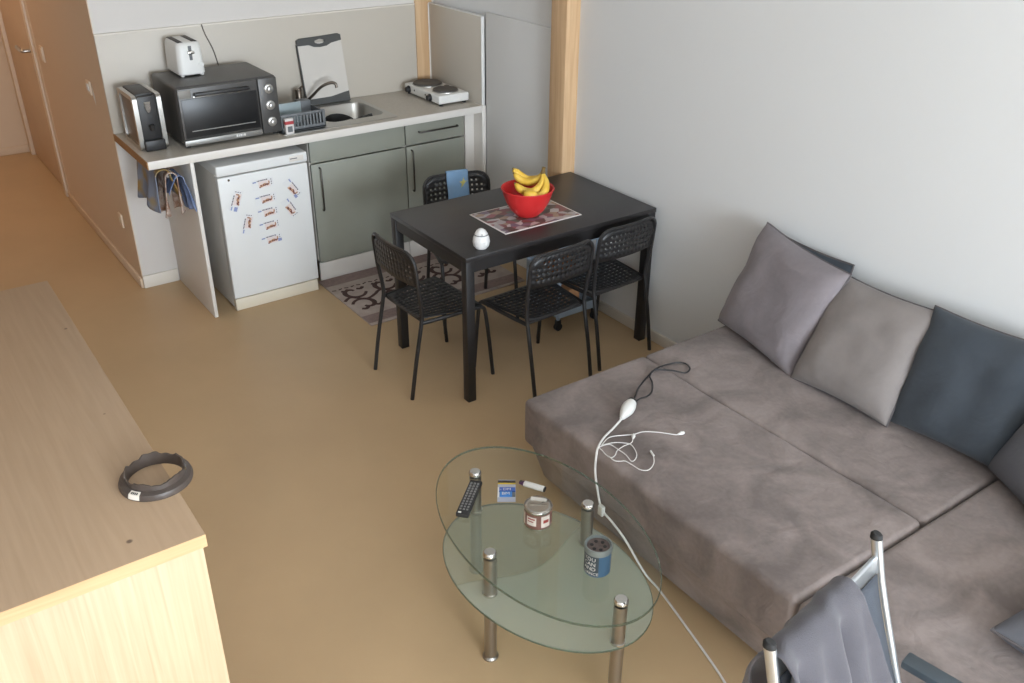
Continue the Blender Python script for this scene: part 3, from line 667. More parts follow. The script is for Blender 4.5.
# ------------------------------------------------------------------ trolley under the table
tl = thing('storage_trolley', 'blue-grey plastic trolley on castors under the table by the wall', 'trolley', (1.77, -1.62, 0))
for z in (.075, .27, .47):
    mb = MB(); o = rounded_rect(1.63, 1.90, -1.775, -1.48, .02); lo = [[Vector((x, y, z)) for x, y in o], [Vector((x, y, z+.045)) for x, y in o]]
    mb.ring_loft([lo[0], lo[1], [Vector((1.765+(p.x-1.765)*.95, -1.6275+(p.y+1.6275)*.95, z+.045)) for p in lo[1]], [Vector((1.765+(p.x-1.765)*.95, -1.6275+(p.y+1.6275)*.95, z+.012)) for p in lo[1]]]); mb.build('tray', bluegrey_pl_m, tl)
for x in (1.642, 1.888):
    for y in (-1.763, -1.492):
        MB().cyl((x, y, .06), (x, y, .55), .010, n=10).build('post', bluegrey_pl_m, tl)
        mb = MB(); mb.cyl((x, y-.010, .022), (x, y+.010, .022), .022, n=16); mb.box(x-.012, x+.012, y-.014, y+.014, .035, .062, .002); mb.build('castor', rubber_m, tl)
tag(MB().box(1.665, 1.80, -1.74, -1.55, .0875, .20, .004).build('storage_box', ramp_noise('tan_box', [(0, (150, 106, 72)), (1, (190, 140, 96))], 8, .8)), 'tan box on the lowest trolley shelf', 'box')
tag(MB().box(1.67, 1.78, -1.745, -1.58, .2825, .36, .004).build('storage_box', mat('orange_box', (200, 130, 80), .7, var=.06)), 'orange box on the middle trolley shelf', 'box')
mb = MB(); o = rounded_rect(1.655, 1.875, -1.75, -1.50, .03)
mb.ring_loft([[Vector((x, y, .4825)) for x, y in o], [Vector((1.765+(x-1.765)*1.06, -1.625+(y+1.625)*1.03, .61)) for x, y in o]]); tag(mb.build('plastic_tub', clear_grey_m), 'smoky grey plastic tub on the top trolley shelf', 'tub')

# ------------------------------------------------------------------ things on the table
pm = thing('placemat', 'printed collage placemat under the red bowl', 'placemat', (1.377, -1.825, TH), -.02)
mt_m = ramp_noise('collage_print', [(0, (128, 78, 78)), (.14, (186, 180, 178)), (.30, (92, 76, 70)), (.42, (172, 164, 164)), (.56, (124, 106, 122)), (.68, (160, 136, 116)), (.80, (146, 88, 94)), (.88, (104, 108, 96)), (.94, (196, 190, 188))], 22, .4, voronoi=True, stretch=(1, 1.4, 1))
MB().box(1.158, 1.598, -1.972, -1.672, TH+.0005, TH+.0025, .0005).build('mat_edge', mat('placemat_white', (222, 216, 210), .5, var=.02), pm)
MB().box(1.166, 1.590, -1.964, -1.680, TH+.0026, TH+.0031).build('print', mt_m, pm, smooth=False)
BC = (1.385, -1.825)
mb = MB(); mb.lathe([(.001, 0), (.050, 0), (.055, .003), (.080, .028), (.101, .065), (.115, .105), (.121, .128), (.126, .130), (.124, .134), (.117, .130), (.109, .105), (.095, .067), (.074, .032), (.048, .009), (.001, .008)], (*BC, TH+.0032), 48)
tag(mb.build('fruit_bowl', red_m), 'glossy red plastic bowl holding bananas', 'bowl')
ban_m = ramp_noise('banana_peel', [(0, (196, 150, 40)), (.4, (226, 182, 64)), (.75, (232, 196, 88)), (1, (200, 160, 60))], 18, .5, 4)
stem_m = mat('banana_stem', (120, 96, 50), .7, var=.15, vscale=60)
bn = thing('banana_bunch', 'bunch of ripe yellow bananas leaning out of the red bowl', 'bananas', (*BC, TH+.05))
R3 = Vector((.815, -.579, 0)); F3 = Vector((.579, .815, 0))
def BP(a, b, z): return Vector((*BC, TH+.13))+R3*a+F3*b+Vector((0, 0, z))
mb = MB(); mb.tube(spline([BP(.070, .012, .068), BP(.071, .010, .085), BP(.074, .01, .10)], 4), [.012, .012, .011, .010, .009, .008, .008, .009, .010][:9], 8); stem = mb.build('stem', stem_m, bn)
paths = [[(.068, .01, .070), (.052, .022, .042), (.015, .035, .020), (-.03, .045, .026), (-.064, .05, .056)],
         [(.070, .005, .068), (.062, -.020, .030), (.025, -.040, .000), (-.025, -.045, .008), (-.058, -.035, .036)],
         [(.072, .005, .068), (.085, -.022, .036), (.072, -.058, -.002), (.030, -.078, -.018), (-.012, -.078, -.012)],
         [(.068, .012, .070), (.045, .050, .034), (.0, .068, .022), (-.045, .066, .050), (-.066, .060, .074)]]
for p in paths:
    q = spline([BP(*x) for x in p], 6); n = len(q)
    rad = [.0185*min(1, .42+1.5*(i/(n-1)))*(1 if i < n*.78 else max(.28, 1-((i/(n-1)-.78)/.22)**2*.75)) for i in range(n)]
    b = MB().tube(q, rad, 7).build('banana', ban_m, bn, angle=60)
    MB().cyl(q[-1], q[-1]+(q[-1]-q[-2]).normalized()*.006, .005, n=8).build('tip', stem_m, b)
mb = MB(); q = spline([BP(-.015, -.088, .0), BP(.01, -.098, .006), BP(.04, -.09, .0)], 6); mb.tube(q, [.010, .014, .017, .019, .020, .0205, .0205, .0205, .020, .019, .017, .014, .010][:len(q)], 10)
tag(mb.build('yellow_fruit', ban_m), 'short yellow fruit lying at the near rim inside the bowl', 'fruit')
eg = thing('ornament', 'small white egg-shaped china ornament on the black table corner', 'ornament', (.985, -2.035, TH))
mb = MB(); mb.lathe([(.001, 0), (.024, 0), (.034, .012), (.038, .032), (.035, .050), (.029, .063), (.027, .069), (.021, .080), (.010, .088), (.001, .090)], (.985, -2.035, TH), 28); mb.build('body', mat('crackled_china', (226, 224, 222), .3, var=.08, vscale=60), eg)
mb = MB(); mb.tube([Vector((.985+.0305*math.cos(2*PI*k/24), -2.035+.0305*math.sin(2*PI*k/24), TH+.064)) for k in range(24)], .0018, 6, True); mb.build('collar_line', grey_pl_m, eg)
mb = MB()
for s in (-.008, .008): mb.lathe([(.001, 0), (.0025, 0), (.0025, .002), (.001, .003)], (0, 0, 0), 8); break
mb.bm.transform(Matrix.Translation((.972, -2.062, TH+.070))); mb.build('eye_dot', rubber_m, eg)

# ------------------------------------------------------------------ sofa
sf = thing('corner_sofa', 'mauve-grey suede corner sofa opened out along the white wall', 'sofa', (1.33, -4.0, 0))
def soft_block(x0, x1, y0, y1, z0, z1, r, seed, puff=.006, nx=26, ny=34):
    """upholstered block: rounded edges and a slightly uneven top"""
    mb = MB(); mb.box(x0, x1, y0, y1, z0, z1, r, 5)
    es = [e for e in mb.bm.edges if e.calc_length() > .12]
    bmesh.ops.subdivide_edges(mb.bm, edges=es, cuts=14, use_grid_fill=True)
    for v in mb.bm.verts:
        k = noise.noise(Vector((v.co.x*4+seed, v.co.y*4, v.co.z*3)))*puff
        if v.co.z > z1-r*.9: v.co.z += k
        if v.co.x < x0+r*.9: v.co.x += k*1.4
    return mb
mb = MB(); mb.hexa([(.785, -5.3, .03), (1.97, -5.3, .03), (1.97, -2.775, .03), (.785, -2.775, .03), (.715, -5.3, .235), (1.97, -5.3, .235), (1.97, -2.76, .235), (.715, -2.76, .235)], .02, 3); mb.build('base', sofa_m, sf)
for x in (.86, 1.88):
    for y in (-2.86, -4.0, -5.2): MB().box(x-.03, x+.03, y-.03, y+.03, 0, .035).build('foot', rubber_m, sf)
for (x0, x1, y0, y1, sd) in ((.697, 1.309, -4.046, -2.752, 1), (1.312, 1.972, -4.046, -2.752, 5), (.697, 1.972, -5.30, -4.052, 9)):
    soft_block(x0, x1, y0, y1, .225, .42, .022, sd).build('seat_cushion', sofa_m, sf, angle=60)

def pillow(name, label, m, bc, tc, wd, W, T, seed, pipe=None, group='loose sofa cushions', puff=1):
    bc, tc = Vector(bc), Vector(tc); wd = Vector(wd); upv = (tc-bc); H = upv.length; upv.normalize()
    wd = (wd-upv*wd.dot(upv)).normalized(); nv = wd.cross(upv); ctr = (bc+tc)/2
    t = thing(name, label, 'cushion', bc, 0, group)
    def edge(u, v):
        k = .055
        return u*(1-k*(1-v*v))*W/2, v*(1-k*(1-u*u))*H/2
    def f(side):
        def g(a, b):
            u, v = a*2-1, b*2-1; u = math.sin(u*PI/2); v = math.sin(v*PI/2)
            x, y = edge(u, v); h = T/2*((1-u**4)*(1-v**4))**.45
            wr = noise.noise(Vector((u*2.2+seed, v*2.2, side)))*.010+noise.noise(Vector((u*6+seed, v*6, side*3)))*.004
            return ctr+wd*x+upv*y+nv*side*(h+wr*min(1, h/(T*.2)))
        return g
    mb = MB(); mb.grid(f(1), 26, 26); mb.grid(f(-1), 26, 26); bmesh.ops.remove_doubles(mb.bm, verts=mb.bm.verts, dist=.0004); mb.build('cover', m, t, angle=180)
    pts = []
    for k in range(80):
        q = k/20; s = q % 1; c = int(q)
        u, v = ((-1+2*s, -1), (1, -1+2*s), (1-2*s, 1), (-1, 1-2*s))[c]
        x, y = edge(u, v); pts.append(ctr+wd*x+upv*y)
    MB().tube(pts, .0045, 6, True).build('piping', pipe or piping_m, t)
    return t
pillow('sofa_cushion', 'dark slate cushion wedged flat behind the tall mauve cushion', cushd_m, (1.905, -3.01, .425), (1.950, -3.02, .835), (-.02, -1, 0), .40, .05, 3)
pillow('sofa_cushion', 'mauve cushion tipped against the wall at the far sofa end', cush_m, (1.715, -2.985, .425), (1.875, -3.045, .862), (-.13, -1, 0), .49, .165, 1)
pillow('sofa_cushion', 'taupe cushion leaning between mauve cushion and slate cushion', cush2_m, (1.665, -3.44, .42), (1.895, -3.435, .81), (.02, -1, 0), .43, .165, 11)
pillow('sofa_cushion', 'dark slate cushion leaning at the sofa corner seam', cushd_m, (1.725, -3.85, .42), (1.90, -3.83, .835), (0, -1, 0), .45, .165, 21)
pillow('sofa_cushion', 'grey cushion leaning in the sofa corner at the picture edge', mat('mid_grey_suede', (92, 92, 97), .95, var=.06, bump=.1), (1.62, -4.20, .42), (1.80, -4.32, .84), (-.45, -.85, 0), .44, .16, 31)
pillow('sofa_cushion', 'grey cushion lying flat on the near sofa section', mat('flat_grey_suede', (94, 94, 99), .95, var=.06, bump=.1), (.985, -4.66, .475), (1.425, -4.67, .485), (0, -1, 0), .44, .11, 41)

# ------------------------------------------------------------------ cords and earphones on the sofa
SZ = .424
ex = thing('extension_cord', 'white extension cord from the floor up over the sofa edge', 'cord', (.9, -3.05, SZ))
pth = [(.615, -3.97, .004), (.656, -3.854, .004), (.708, -3.661, .004), (.750, -3.494, .004), (.745, -3.42, .03), (.692, -3.368, .165), (.683, -3.307, .205), (.683, -3.246, .226), (.685, -3.214, .293), (.684, -3.198, .361), (.692, -3.190, .418), (.718, -3.168, SZ+.006), (.774, -3.133, SZ+.004), (.836, -3.108, SZ+.004), (.885, -3.089, SZ+.008), (.905, -3.080, SZ+.013)]
MB().tube(spline(pth, 8), .0042, 8).build('cable', white_cable_m, ex)
a, b = Vector((.905, -3.082, SZ+.016)), Vector((.988, -3.037, SZ+.022)); dd = (b-a)
mb = MB(); mb.tube([a-dd*.15, a, a+dd*.3, a+dd*.5, a+dd*.75, b], [.006, .012, .021, .025, .025, .019], 14); mb.build('socket_body', white_pl_m, ex)
mb = MB(); mb.box(.670, .686, -3.262, -3.238, .205, .245, .003); mb.build('inline_switch', white_pl_m, ex)
pc = thing('power_lead', 'looped black power lead plugged into the white connector on the sofa', 'cord', (1.1, -2.95, SZ))
mb = MB(); b2 = b+dd*.16; mb.tube([b-dd*.02, b+dd*.08, b2, b2+dd*.12], [.019, .020, .012, .006], 12); mb.build('plug', plastic_black_m, pc)
lp = [(*p, SZ+.004+(.006 if i in (9, 10, 11) else 0)) for i, p in enumerate([(1.006, -3.024), (1.055, -2.985), (1.108, -2.947), (1.211, -2.897), (1.276, -2.879), (1.351, -2.888), (1.385, -2.916), (1.372, -2.956), (1.332, -2.97), (1.3, -2.941), (1.27, -2.91), (1.235, -2.892), (1.200, -2.908), (1.172, -2.952), (1.126, -2.999), (1.087, -3.014), (1.051, -3.012), (1.012, -3.024)])]
MB().tube(spline(lp, 8), .0033, 8).build('cable', black_cable_m, pc)
ep = thing('earphones', 'tangled white wired earphones lying on the sofa seat', 'earphones', (.84, -3.22, SZ))
wires = [[(.735, -3.165), (.78, -3.144), (.813, -3.146), (.871, -3.175), (.915, -3.184), (.958, -3.218), (.993, -3.259), (1.003, -3.267)],
         [(.853, -3.197), (.832, -3.213), (.796, -3.213), (.760, -3.221), (.735, -3.238), (.716, -3.240), (.712, -3.22), (.718, -3.19), (.723, -3.17), (.762, -3.177), (.767, -3.217), (.768, -3.257), (.759, -3.295), (.78, -3.293), (.806, -3.268), (.823, -3.223), (.809, -3.198), (.778, -3.176), (.735, -3.165)],
         [(.712, -3.23), (.712, -3.262), (.725, -3.276), (.74, -3.285), (.745, -3.315), (.75, -3.352), (.773, -3.367), (.812, -3.349), (.843, -3.313)]]
for k, wr_ in enumerate(wires): MB().tube(spline([(*p, SZ+.003+.002*k) for p in wr_], 8), .0018, 6).build('wire', white_cable_m, ep)
for p, d in (((1.003, -3.267), (.014, -.006)), ((.853, -3.197), (.010, .008))):
    mb = MB(); mb.tube([(p[0], p[1], SZ+.004), (p[0]+d[0], p[1]+d[1], SZ+.008), (p[0]+d[0]*1.6, p[1]+d[1]*1.6, SZ+.009)], [.003, .0075, .005], 10); mb.build('earbud', white_pl_m, ep)
mb = MB(); mb.cyl((.842, -3.316, SZ+.006), (.852, -3.290, SZ+.006), .0038, n=10); mb.build('jack_plug', white_pl_m, ep)

# ------------------------------------------------------------------ glass coffee table
CT = Vector((.318, -3.378, 0)); GZ = .42
tbl = thing('coffee_table', 'oval two-tier glass coffee table on chrome legs by the sofa', 'coffee table', (CT.x, CT.y, 0), 0)
def ell(a, b, c, t, n=72):
    ca, sa = math.cos(t), math.sin(t)
    return [(c[0]+ca*a*math.cos(2*PI*k/n)-sa*b*math.sin(2*PI*k/n), c[1]+sa*a*math.cos(2*PI*k/n)+ca*b*math.sin(2*PI*k/n)) for k in range(n)]
def plate(name, a, b, z0, z1, m, c, t):
    mb = MB(); mb.ring_loft([[Vector((x, y, z)) for x, y in ell(a-.002, b-.002, c, t)] for z in (z0, z1)]); p = mb.build(name, m, tbl, angle=30)
    mb = MB(); frame_slab(mb, ell(a, b, c, t), ell(a-.003, b-.003, c, t), z0+.001, z1-.001); mb.build('edge', glass_edge_m, p)
    return p
plate('glass_top', .278, .465, GZ-.008, GZ, glass_m, CT, -.05)
SH = .268
plate('glass_shelf', .264, .385, SH-.007, SH, frost_m, Vector((.304, -3.412, 0)), .136)
for (x, y) in ((.108, -3.400), (.289, -3.043), (.492, -3.389), (.300, -3.769)):
    L_ = MB(); L_.lathe([(.001, 0), (.020, 0), (.020, GZ-.012-SH), (.001, GZ-.012-SH)], (x, y, SH+.004), 24); lg = L_.build('leg', leg_m, tbl)
    MB().lathe([(.001, 0), (.0195, 0), (.0195, SH-.012), (.001, SH-.012)], (x, y, .004), 24).build('lower_tube', leg_m, lg)
    MB().lathe([(.001, 0), (.025, 0), (.026, .006), (.021, .012), (.001, .012)], (x, y, 0), 24).build('foot', leg_m, lg)
    MB().lathe([(.001, 0), (.0235, 0), (.0235, .006), (.001, .006)], (x, y, SH), 24).build('ring', chrome_m, lg)
    MB().lathe([(.001, 0), (.021, 0), (.021, .008), (.017, .013), (.001, .013)], (x, y, GZ), 24).build('cap', chrome_m, lg)
# remote control
rc = thing('remote_control', 'long black remote control lying near the far table leg', 'remote', (.203, -3.143, GZ), 0)
d = Vector((.135, .122, 0)).normalized(); nrm = Vector((-d.y, d.x, 0)); c0 = Vector((.198, -3.150, GZ))
RF = lambda a, b, z: c0+d*a+nrm*b+Vector((0, 0, z))
mb = MB(); mb.hexa([RF(-.092, -.021, .002), RF(.088, -.021, .002), RF(.088, .021, .002), RF(-.092, .021, .002), RF(-.092, -.021, .018), RF(.088, -.021, .016), RF(.088, .021, .016), RF(-.092, .021, .018)], .004, 2); mb.build('shell', plastic_black_m, rc)
but_m = mat('grey_rubber_button', (126, 124, 122), .6, var=.05)
for i in range(11):
    for j in range(3):
        a, b = -.068+.0135*i, -.011+.011*j
        MB().hexa([RF(a-.004, b-.0035, .0165), RF(a+.004, b-.0035, .0165), RF(a+.004, b+.0035, .0165), RF(a-.004, b+.0035, .0165), RF(a-.003, b-.0028, .0195), RF(a+.003, b-.0028, .0195), RF(a+.003, b+.0028, .0195), RF(a-.003, b+.0028, .0195)]).build('button', but_m, rc)
MB().hexa([RF(-.088, .004, .0175), RF(-.082, .004, .0175), RF(-.082, .014, .0175), RF(-.088, .014, .0175), RF(-.088, .004, .0192), RF(-.082, .004, .0192), RF(-.082, .014, .0192), RF(-.088, .014, .0192)]).build('white_button', white_pl_m, rc)
# small blister card
bc_ = thing('battery_pack', 'small blue and white blister card on the glass top', 'pack', (.322, -3.178, GZ))
U3, V3 = R3, F3; k0 = Vector((.322, -3.180, GZ))
BF = lambda a, b, z: k0+U3*a+V3*b+Vector((0, 0, z))
def slab(mb, a0, a1, b0, b1, z0, z1): mb.hexa([BF(a0, b0, z0), BF(a1, b0, z0), BF(a1, b1, z0), BF(a0, b1, z0), BF(a0, b0, z1), BF(a1, b0, z1), BF(a1, b1, z1), BF(a0, b1, z1)]); return mb
slab(MB(), -.029, .029, -.055, .060, .0005, .0015).build('backing_card', mat('pack_card', (176, 178, 190), .5, var=.04), bc_, smooth=False)
slab(MB(), -.029, .029, .044, .056, .0015, .0022).build('dark_header', mat('pack_black', (52, 40, 40), .5, var=.1), bc_, smooth=False)
slab(MB(), -.029, .029, .036, .043, .0015, .0022).build('yellow_strip', mat('pack_yellow', (214, 184, 60), .5, var=.05), bc_, smooth=False)
slab(MB(), -.024, .028, -.006, .014, .0015, .0065).build('blue_label', mat('pack_blue', (62, 96, 176), .4, var=.05), bc_, smooth=False)
slab(MB(), -.022, .018, -.030, -.008, .0015, .0065).build('blue_label', mat('pack_light_blue', (66, 132, 204), .4, var=.05), bc_, smooth=False)
slab(MB(), -.029, -.024, -.035, .016, .0015, .006).build('white_strip', white_pl_m, bc_, smooth=False)
slab(MB(), .018, .028, -.030, -.008, .0015, .004).build('grey_corner', grey_pl_m, bc_, smooth=False)
mb = MB(); mb.text('- DM', .017, lambda x, y: BF(-.022+x, -.002+y, .0068)); mb.text('BM', .020, lambda x, y: BF(-.016+x, -.025+y, .0068)); mb.build('lettering', white_pl_m, bc_, smooth=False)
# lighter
li = thing('lighter', 'white disposable lighter with dark cap on the glass top', 'lighter', (.402, -3.215, GZ))
a, b = Vector((.378, -3.172, GZ+.0095)), Vector((.422, -3.250, GZ+.0095)); dv = (b-a)
MB().tube([a+dv*.2, a+dv*.22, b-dv*.02, b], [.0095, .0118, .0118, .0105], 12, flat=.75).build('body', white_pl_m, li)
MB().tube([a+dv*.02, a+dv*.2], [.007, .0105], 10, flat=.75).build('cap', mat('violet_metal', (96, 62, 96), .4, .4, var=.1), li)
MB().cyl(a+dv*.08+Vector((0, 0, .004))+nrm*-.004, a+dv*.08+Vector((0, 0, .004))+nrm*.004, .0045, n=12).build('spark_wheel', dark_steel_m, li)
MB().tube([b, b+dv*.04], [.0108, .0105], 12, flat=.75).build('base_plug', rubber_m, li)
# tins
tin_m = mat('tin_metal', (190, 186, 178), .25, 1, var=.05)
tn = thing('opened_tin', 'low opened food tin with curled lid on the glass top', 'tin', (.312, -3.363, GZ))
C1 = (.312, -3.363, GZ)
lab_m = ramp_noise('tin_label_print', [(0, (88, 50, 44)), (.45, (120, 72, 62)), (.55, (206, 190, 176)), (1, (224, 212, 200))], 26, .5, 2, stretch=(1, 1, .3))
MB().lathe([(.001, .002), (.043, .002), (.043, .068), (.041, .068), (.041, .060), (.001, .058)], C1, 36).build('can', tin_m, tn)
MB().lathe([(.0432, .008), (.0438, .008), (.0438, .060), (.0432, .060)], C1, 36, hollow=True).build('label', mat('tin_label_brown', (120, 84, 74), .5, var=.1, vscale=40), tn)
def cylpatch(mb, C, r, a0, a1, z0, z1, n=8):
    mb.grid(lambda u, v: Vector((C[0]+r*math.cos(a0+(a1-a0)*u), C[1]+r*math.sin(a0+(a1-a0)*u), C[2]+z0+(z1-z0)*v)), n, 2)
va = math.atan2(-5.1536-C1[1], -1.0622-C1[0])       # the side of the label turned to the room
cream_lab_m = mat('tin_label_cream', (214, 204, 194), .5, var=.06, vscale=60); red_lab_m = mat('tin_label_red', (150, 62, 56), .5, var=.08)
for o0, o1, z0, z1 in ((-.85, -.1, .020, .052), (.25, .95, .014, .056), (-1.3, -1.05, .012, .058)):
    mb = MB(); cylpatch(mb, C1, .0441, va+o0, va+o1, z0, z1); mb.build('label_panel', cream_lab_m, tn)
for o0, o1, z0, z1 in ((-.75, -.2, .042, .047), (-.75, -.3, .033, .037), (.4, .85, .030, .042)):
    mb = MB(); cylpatch(mb, C1, .0443, va+o0, va+o1, z0, z1); mb.build('label_print', red_lab_m, tn)
mb = MB(); mb.tube([Vector((C1[0]+.043*math.cos(2*PI*k/36), C1[1]+.043*math.sin(2*PI*k/36), GZ+.068)) for k in range(36)], .0022, 6, True); mb.build('rim', tin_m, tn)
def lidf(u, v):
    r = .041*v; a = 2*PI*u; x, y = r*math.cos(a), r*math.sin(a)
    return Vector((C1[0]+x, C1[1]+y, GZ+.0695+.004*max(0, (x*.6+y*.8)/.041)**2))
MB().grid(lidf, 25, 6).build('lid', tin_m, tn, solid=.0008)
MB().hexa([(C1[0]-.012, C1[1]+.022, GZ+.078), (C1[0]-.006, C1[1]+.030, GZ+.084), (C1[0]+.030, C1[1]-.004, GZ+.080), (C1[0]+.024, C1[1]-.010, GZ+.076), (C1[0]-.012, C1[1]+.022, GZ+.080), (C1[0]-.006, C1[1]+.030, GZ+.086), (C1[0]+.030, C1[1]-.004, GZ+.082), (C1[0]+.024, C1[1]-.010, GZ+.078)]).build('ring_pull', chrome_m, tn)
C2 = (.330, -3.628, GZ)
t2 = thing('ashtray_tin', 'tall blue lettered tin with a perforated ashtray top', 'tin', (C2[0], C2[1], GZ))
MB().lathe([(.001, .002), (.0385, .002), (.0385, .078), (.001, .078)], C2, 40).build('can', mat('blue_tin_paint', (62, 98, 128), .35, var=.06, vscale=20, coat=.2), t2)
mb = MB(); va2 = math.atan2(-5.1536-C2[1], -1.0622-C2[0]); cylpatch(mb, C2, .0388, va2-1.5, va2+.12, .005, .076, 14); mb.build('dark_panel', mat('dark_blue_panel', (58, 70, 78), .45, var=.08), t2)
mb = MB(); mb.lathe([(.0388, 0), (.0410, .002), (.0412, .014), (.039, .020), (.036, .020), (.034, .012), (.001, .008)], (C2[0], C2[1], GZ+.076), 40); mb.build('lid_rim', mat('grey_lid', (132, 140, 138), .4, .3, var=.06), t2)
MB().lathe([(.001, .0082), (.033, .0125), (.033, .013), (.001, .0095)], (C2[0], C2[1], GZ+.076), 32).build('ash_plate', mat('ash_brown', (92, 80, 76), .8, var=.25, vscale=80), t2)
for k in range(6):
    a = k*PI/3+.2; MB().lathe([(.001, 0), (.0055, 0), (.0055, .0012), (.001, .0014)], (C2[0]+.019*math.cos(a), C2[1]+.019*math.sin(a), GZ+.0878), 10).build('hole', rubber_m, t2)
mb = MB()
for i, (wd_, zz) in enumerate((('YOU', .058), ('CAN', .041), ('AND', .024), ('DANCE', .008))):
    mb.text(wd_, .0185 if i < 3 else .0145, lambda x, y, zz=zz: Vector((C2[0]+.0392*math.cos(va2-1.12+x/.0392), C2[1]+.0392*math.sin(va2-1.12+x/.0392), GZ+zz+y)))
mb.build('lettering', white_pl_m, t2, smooth=False)

# ------------------------------------------------------------------ sideboard with a ring
sb = thing('sideboard', 'long beech veneer sideboard standing in the near corner', 'sideboard', (-.955, -2.78, 0))
X0, X1, Y0, Y1 = -1.20, -.71, -3.55, -2.015
MB().box(X0, X1, Y0, Y1, .968, 1.0, .0015).build('top', wood('beech_veneer_top_knots', (168, 141, 113), (175, 148, 120), (34, 1.6, 34), 2.0, .5, .03,
    spots=((-.847+.955, -3.486+2.7825, 1.0, .008, (70, 50, 40)), (-.738+.955, -2.411+2.7825, 1.0, .006, (90, 66, 50)), (-.784+.955+.02, -3.105+2.7825+.15, 1.0, .004, (110, 84, 64)))), sb)
for o in sb.children: pass
mb = MB(); mb.box(X0, X1, Y0-.0012, Y0, .968, .9995); mb.build('front_edge', oak_edge_m, sb)
MB().box(X0+.01, X1-.008, Y0+.006, Y0+.024, 0, .968, .001).build('side_panel', oak_side_m, sb)
MB().box(X0+.01, X1-.008, Y1-.024, Y1-.006, 0, .968, .001).build('side_panel', oak_side_m, sb)
mb = MB(); mb.box(X0+.012, X0+.02, Y0+.024, Y1-.024, .0, .968); mb.box(X0+.02, X1-.028, Y0+.024, Y1-.024, .06, .078); mb.build('back_panel', oak_side_m, sb)
for k in range(3):
    ya = Y0+.028+k*.494; dd_ = MB().box(X1-.028, X1-.010, ya, ya+.488, .07, .962, .002).build('door', oak_side_m, sb)
    MB().cyl((X1-.010, ya+.44, .62), (X1+.012, ya+.44, .62), .012, n=14).build('knob', dark_steel_m, dd_)
MB().box(X0+.03, X1-.04, Y0+.03, Y1-.03, 0, .058).build('plinth', oak_edge_m, sb)

ring = thing('plastic_ring', 'dark plastic ring with notched collar lying on the sideboard', 'ring', (-.738, -3.304, 1.0))
RC = (-.738, -3.304, 1.0); ring_m = mat('dark_ring_plastic', (76, 66, 60), .45, var=.12, vscale=30)
mb = MB(); mb.lathe([(.063, 0), (.080, 0), (.081, .006), (.078, .014), (.066, .018), (.062, .014)], RC, 56, hollow=True)
mb.build('flange', ring_m, ring)
mb = MB(); nn = 96; rings = []
for z, r_, o in ((.012, .0665, 0), (1, .0655, 1), (1, .0615, 1), (.004, .0605, 0)):
    rings.append([Vector((RC[0]+r_*math.cos(2*PI*k/nn), RC[1]+r_*math.sin(2*PI*k/nn), 1.0+(z if not o else .031+.0012*math.sin(k*2*PI/nn*16)+.0028*max(-1, min(1, 4*math.sin(k*2*PI/nn*5+.6)))))) for k in range(nn)])
mb.ring_loft(rings, False, True); mb.build('collar', ring_m, ring)
mb = MB(); a0 = math.radians(-142); ca = lambda r_, a, z: Vector((RC[0]+r_*math.cos(a), RC[1]+r_*math.sin(a), 1.0+z))
prof = [(.0821, .004), (.0822, .0062), (.0793, .0146), (.0690, .0182)]
mb.ring_loft([[ca(r_+o_, a0+t_, z_+o_*.6) for r_, z_ in prof for o_ in (0,)]+[ca(r_-.0012, a0+t_, z_-.0012) for r_, z_ in prof[::-1]] for t_ in (-.17, -.085, 0, .085, .17)]); stk = mb.build('sticker', mat('sticker_paper', (226, 218, 206), .6, var=.03), ring)
mb = MB()
for k in range(4): mb.quad(ca(.0775, a0-.11+.06*k, .0158), ca(.0775, a0-.07+.06*k, .0158), ca(.0725, a0-.07+.06*k, .0176), ca(.0725, a0-.11+.06*k, .0176))
mb.build('sticker_print', rubber_m, stk, smooth=False)
for an in (-28, -8, 6): 
    a1 = math.radians(an); mb = MB(); mb.ring_loft([[ca(.0665, a1-.05, .010), ca(.0675, a1+.05, .010), ca(.0675, a1+.05, .030), ca(.0665, a1-.05, .030)], [ca(.0690, a1-.05, .010), ca(.0700, a1+.05, .010), ca(.0680, a1+.05, .031), ca(.0670, a1-.05, .031)]]); mb.build('metal_clip', chrome_m, ring)

# ------------------------------------------------------------------ folding chair with a garment
fc_loc = Vector((.33, -4.345, 0)); ang = math.radians(10)
fch = thing('folding_chair', 'folding garden chair with silver frame beside the sofa', 'chair', fc_loc, ang)
FT = Matrix.Translation(fc_loc) @ Matrix.Rotation(ang, 4, 'Z')
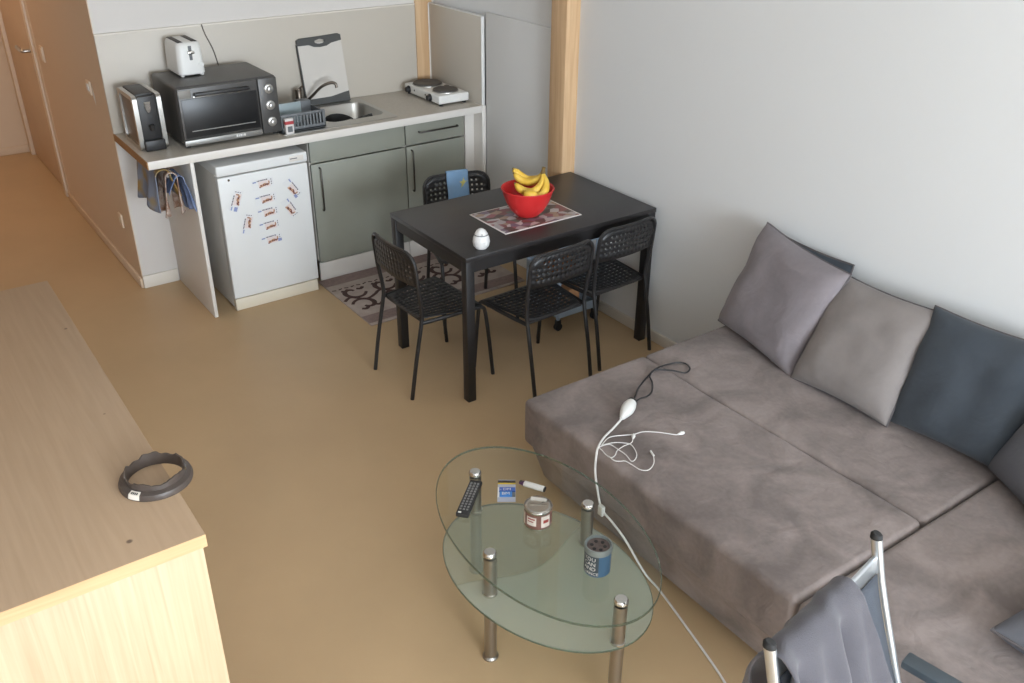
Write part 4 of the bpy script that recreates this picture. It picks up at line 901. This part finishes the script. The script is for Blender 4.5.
# local: +x towards the sofa, -y is where the seat faces
HW = .227
def post(s): return spline([(s*HW, 0, .905), (s*HW, -.012, .86), (s*HW, -.035, .78), (s*HW, -.085, .64), (s*HW, -.155, .46), (s*(HW-.002), -.27, .24), (s*(HW-.004), -.40, .01)], 6)
for s in (1, -1):
    mb = MB(); mb.tube(post(s), .0135, 12, flat=.75); mb.bm.transform(FT); p = mb.build('back_post', alu_m, fch)
    mb = MB(); mb.tube([(s*HW, 0, .903), (s*HW, .001, .913), (s*HW, .0, .918)], [.0145, .0142, .010], 12, flat=.8); mb.bm.transform(FT); mb.build('end_cap', rubber_m, p)
    mb = MB(); mb.tube(spline([(s*(HW-.02), -.56, .43), (s*(HW-.02), -.30, .42), (s*(HW-.02), -.10, .30), (s*(HW-.02), .06, .01)], 6), .012, 12, flat=.75); mb.bm.transform(FT); mb.build('front_leg', alu_m, fch)
    ar = MB(); ar.hexa([(s*(HW+.005), -.46, .575), (s*(HW+.05), -.46, .575), (s*(HW+.05), -.12, .58), (s*(HW+.005), -.12, .58), (s*(HW+.005), -.46, .597), (s*(HW+.05), -.46, .597), (s*(HW+.05), -.12, .603), (s*(HW+.005), -.12, .603)], .006, 2); ar.bm.transform(FT); a_ = ar.build('armrest', mat('dark_arm_plastic', (74, 82, 88), .5, var=.05), fch)
    mb = MB(); mb.tube([(s*(HW+.02), -.44, .60), (s*(HW+.006), -.52, .43)], .010, 10); mb.bm.transform(FT); mb.build('arm_strut', alu_m, a_)
mb = MB(); mb.hexa([(-HW, -.024, .812), (HW, -.024, .812), (HW, -.014, .812), (-HW, -.014, .812), (-HW, -.016, .862), (HW, -.016, .862), (HW, -.004, .862), (-HW, -.004, .862)], .004, 2); mb.bm.transform(FT); mb.build('crossbar', alu_m, fch)
mb = MB(); mb.grid(lambda u, v: FT @ Vector(((-HW+.018)+(2*HW-.036)*u, -.026-.138*v**1.15-.03*math.sin(PI*u)*math.sin(PI*v), .825-.36*v)), 12, 14); mb.build('back_sling', sling_m, fch, solid=.004)
mb = MB(); mb.grid(lambda u, v: FT @ Vector(((-HW+.02)+(2*HW-.04)*u, -.17-.37*v, .435-.02*math.sin(PI*v)*math.sin(PI*u))), 10, 10); mb.build('seat_sling', sling_m, fch, solid=.004)
for y in (-.16, -.555):
    mb = MB(); mb.tube([(-HW+.02, y, .428), (HW-.02, y, .428)], .010, 10); mb.bm.transform(FT); mb.build('seat_tube', alu_m, fch)
def garm(u, v):
    L = .62; s = v*L; lb = .24                                # back drop, over the bar, front drop
    x = -.225+.31*u
    fold = .024*math.sin(u*11+5.0*v)+.014*math.sin(u*23+4+7*v)+.010*noise.noise(Vector((u*4, v*5, 2)))
    if s < lb: d = lb-s; y = .018+.10*d; z = .868-d*.97; k = min(1, d/.12)
    elif s < lb+.06: a = (s-lb)/.06; y = .018-.062*a; z = .868+.020*math.sin(PI*a); d = 0; k = .25
    else: d = s-lb-.06; y = -.044-.36*d; z = .868-d*.94; k = min(1, .25+d/.10)
    return FT @ Vector((x*(1-.10*min(1, d/.3))+.020*math.sin(v*7)*k+.05*d*(u-.3), y+fold*k*(1 if s < lb else -1)-(.012 if s > lb+.06 else 0)*k, z+.012*fold*k+.008*noise.noise(Vector((u*3, v*3, 9)))))
mb = MB(); mb.grid(garm, 40, 50)
gm = tag(mb.build('jacket', garment_m, solid=.008, sub=1), 'soft grey jacket draped over the back of the folding chair', 'jacket')
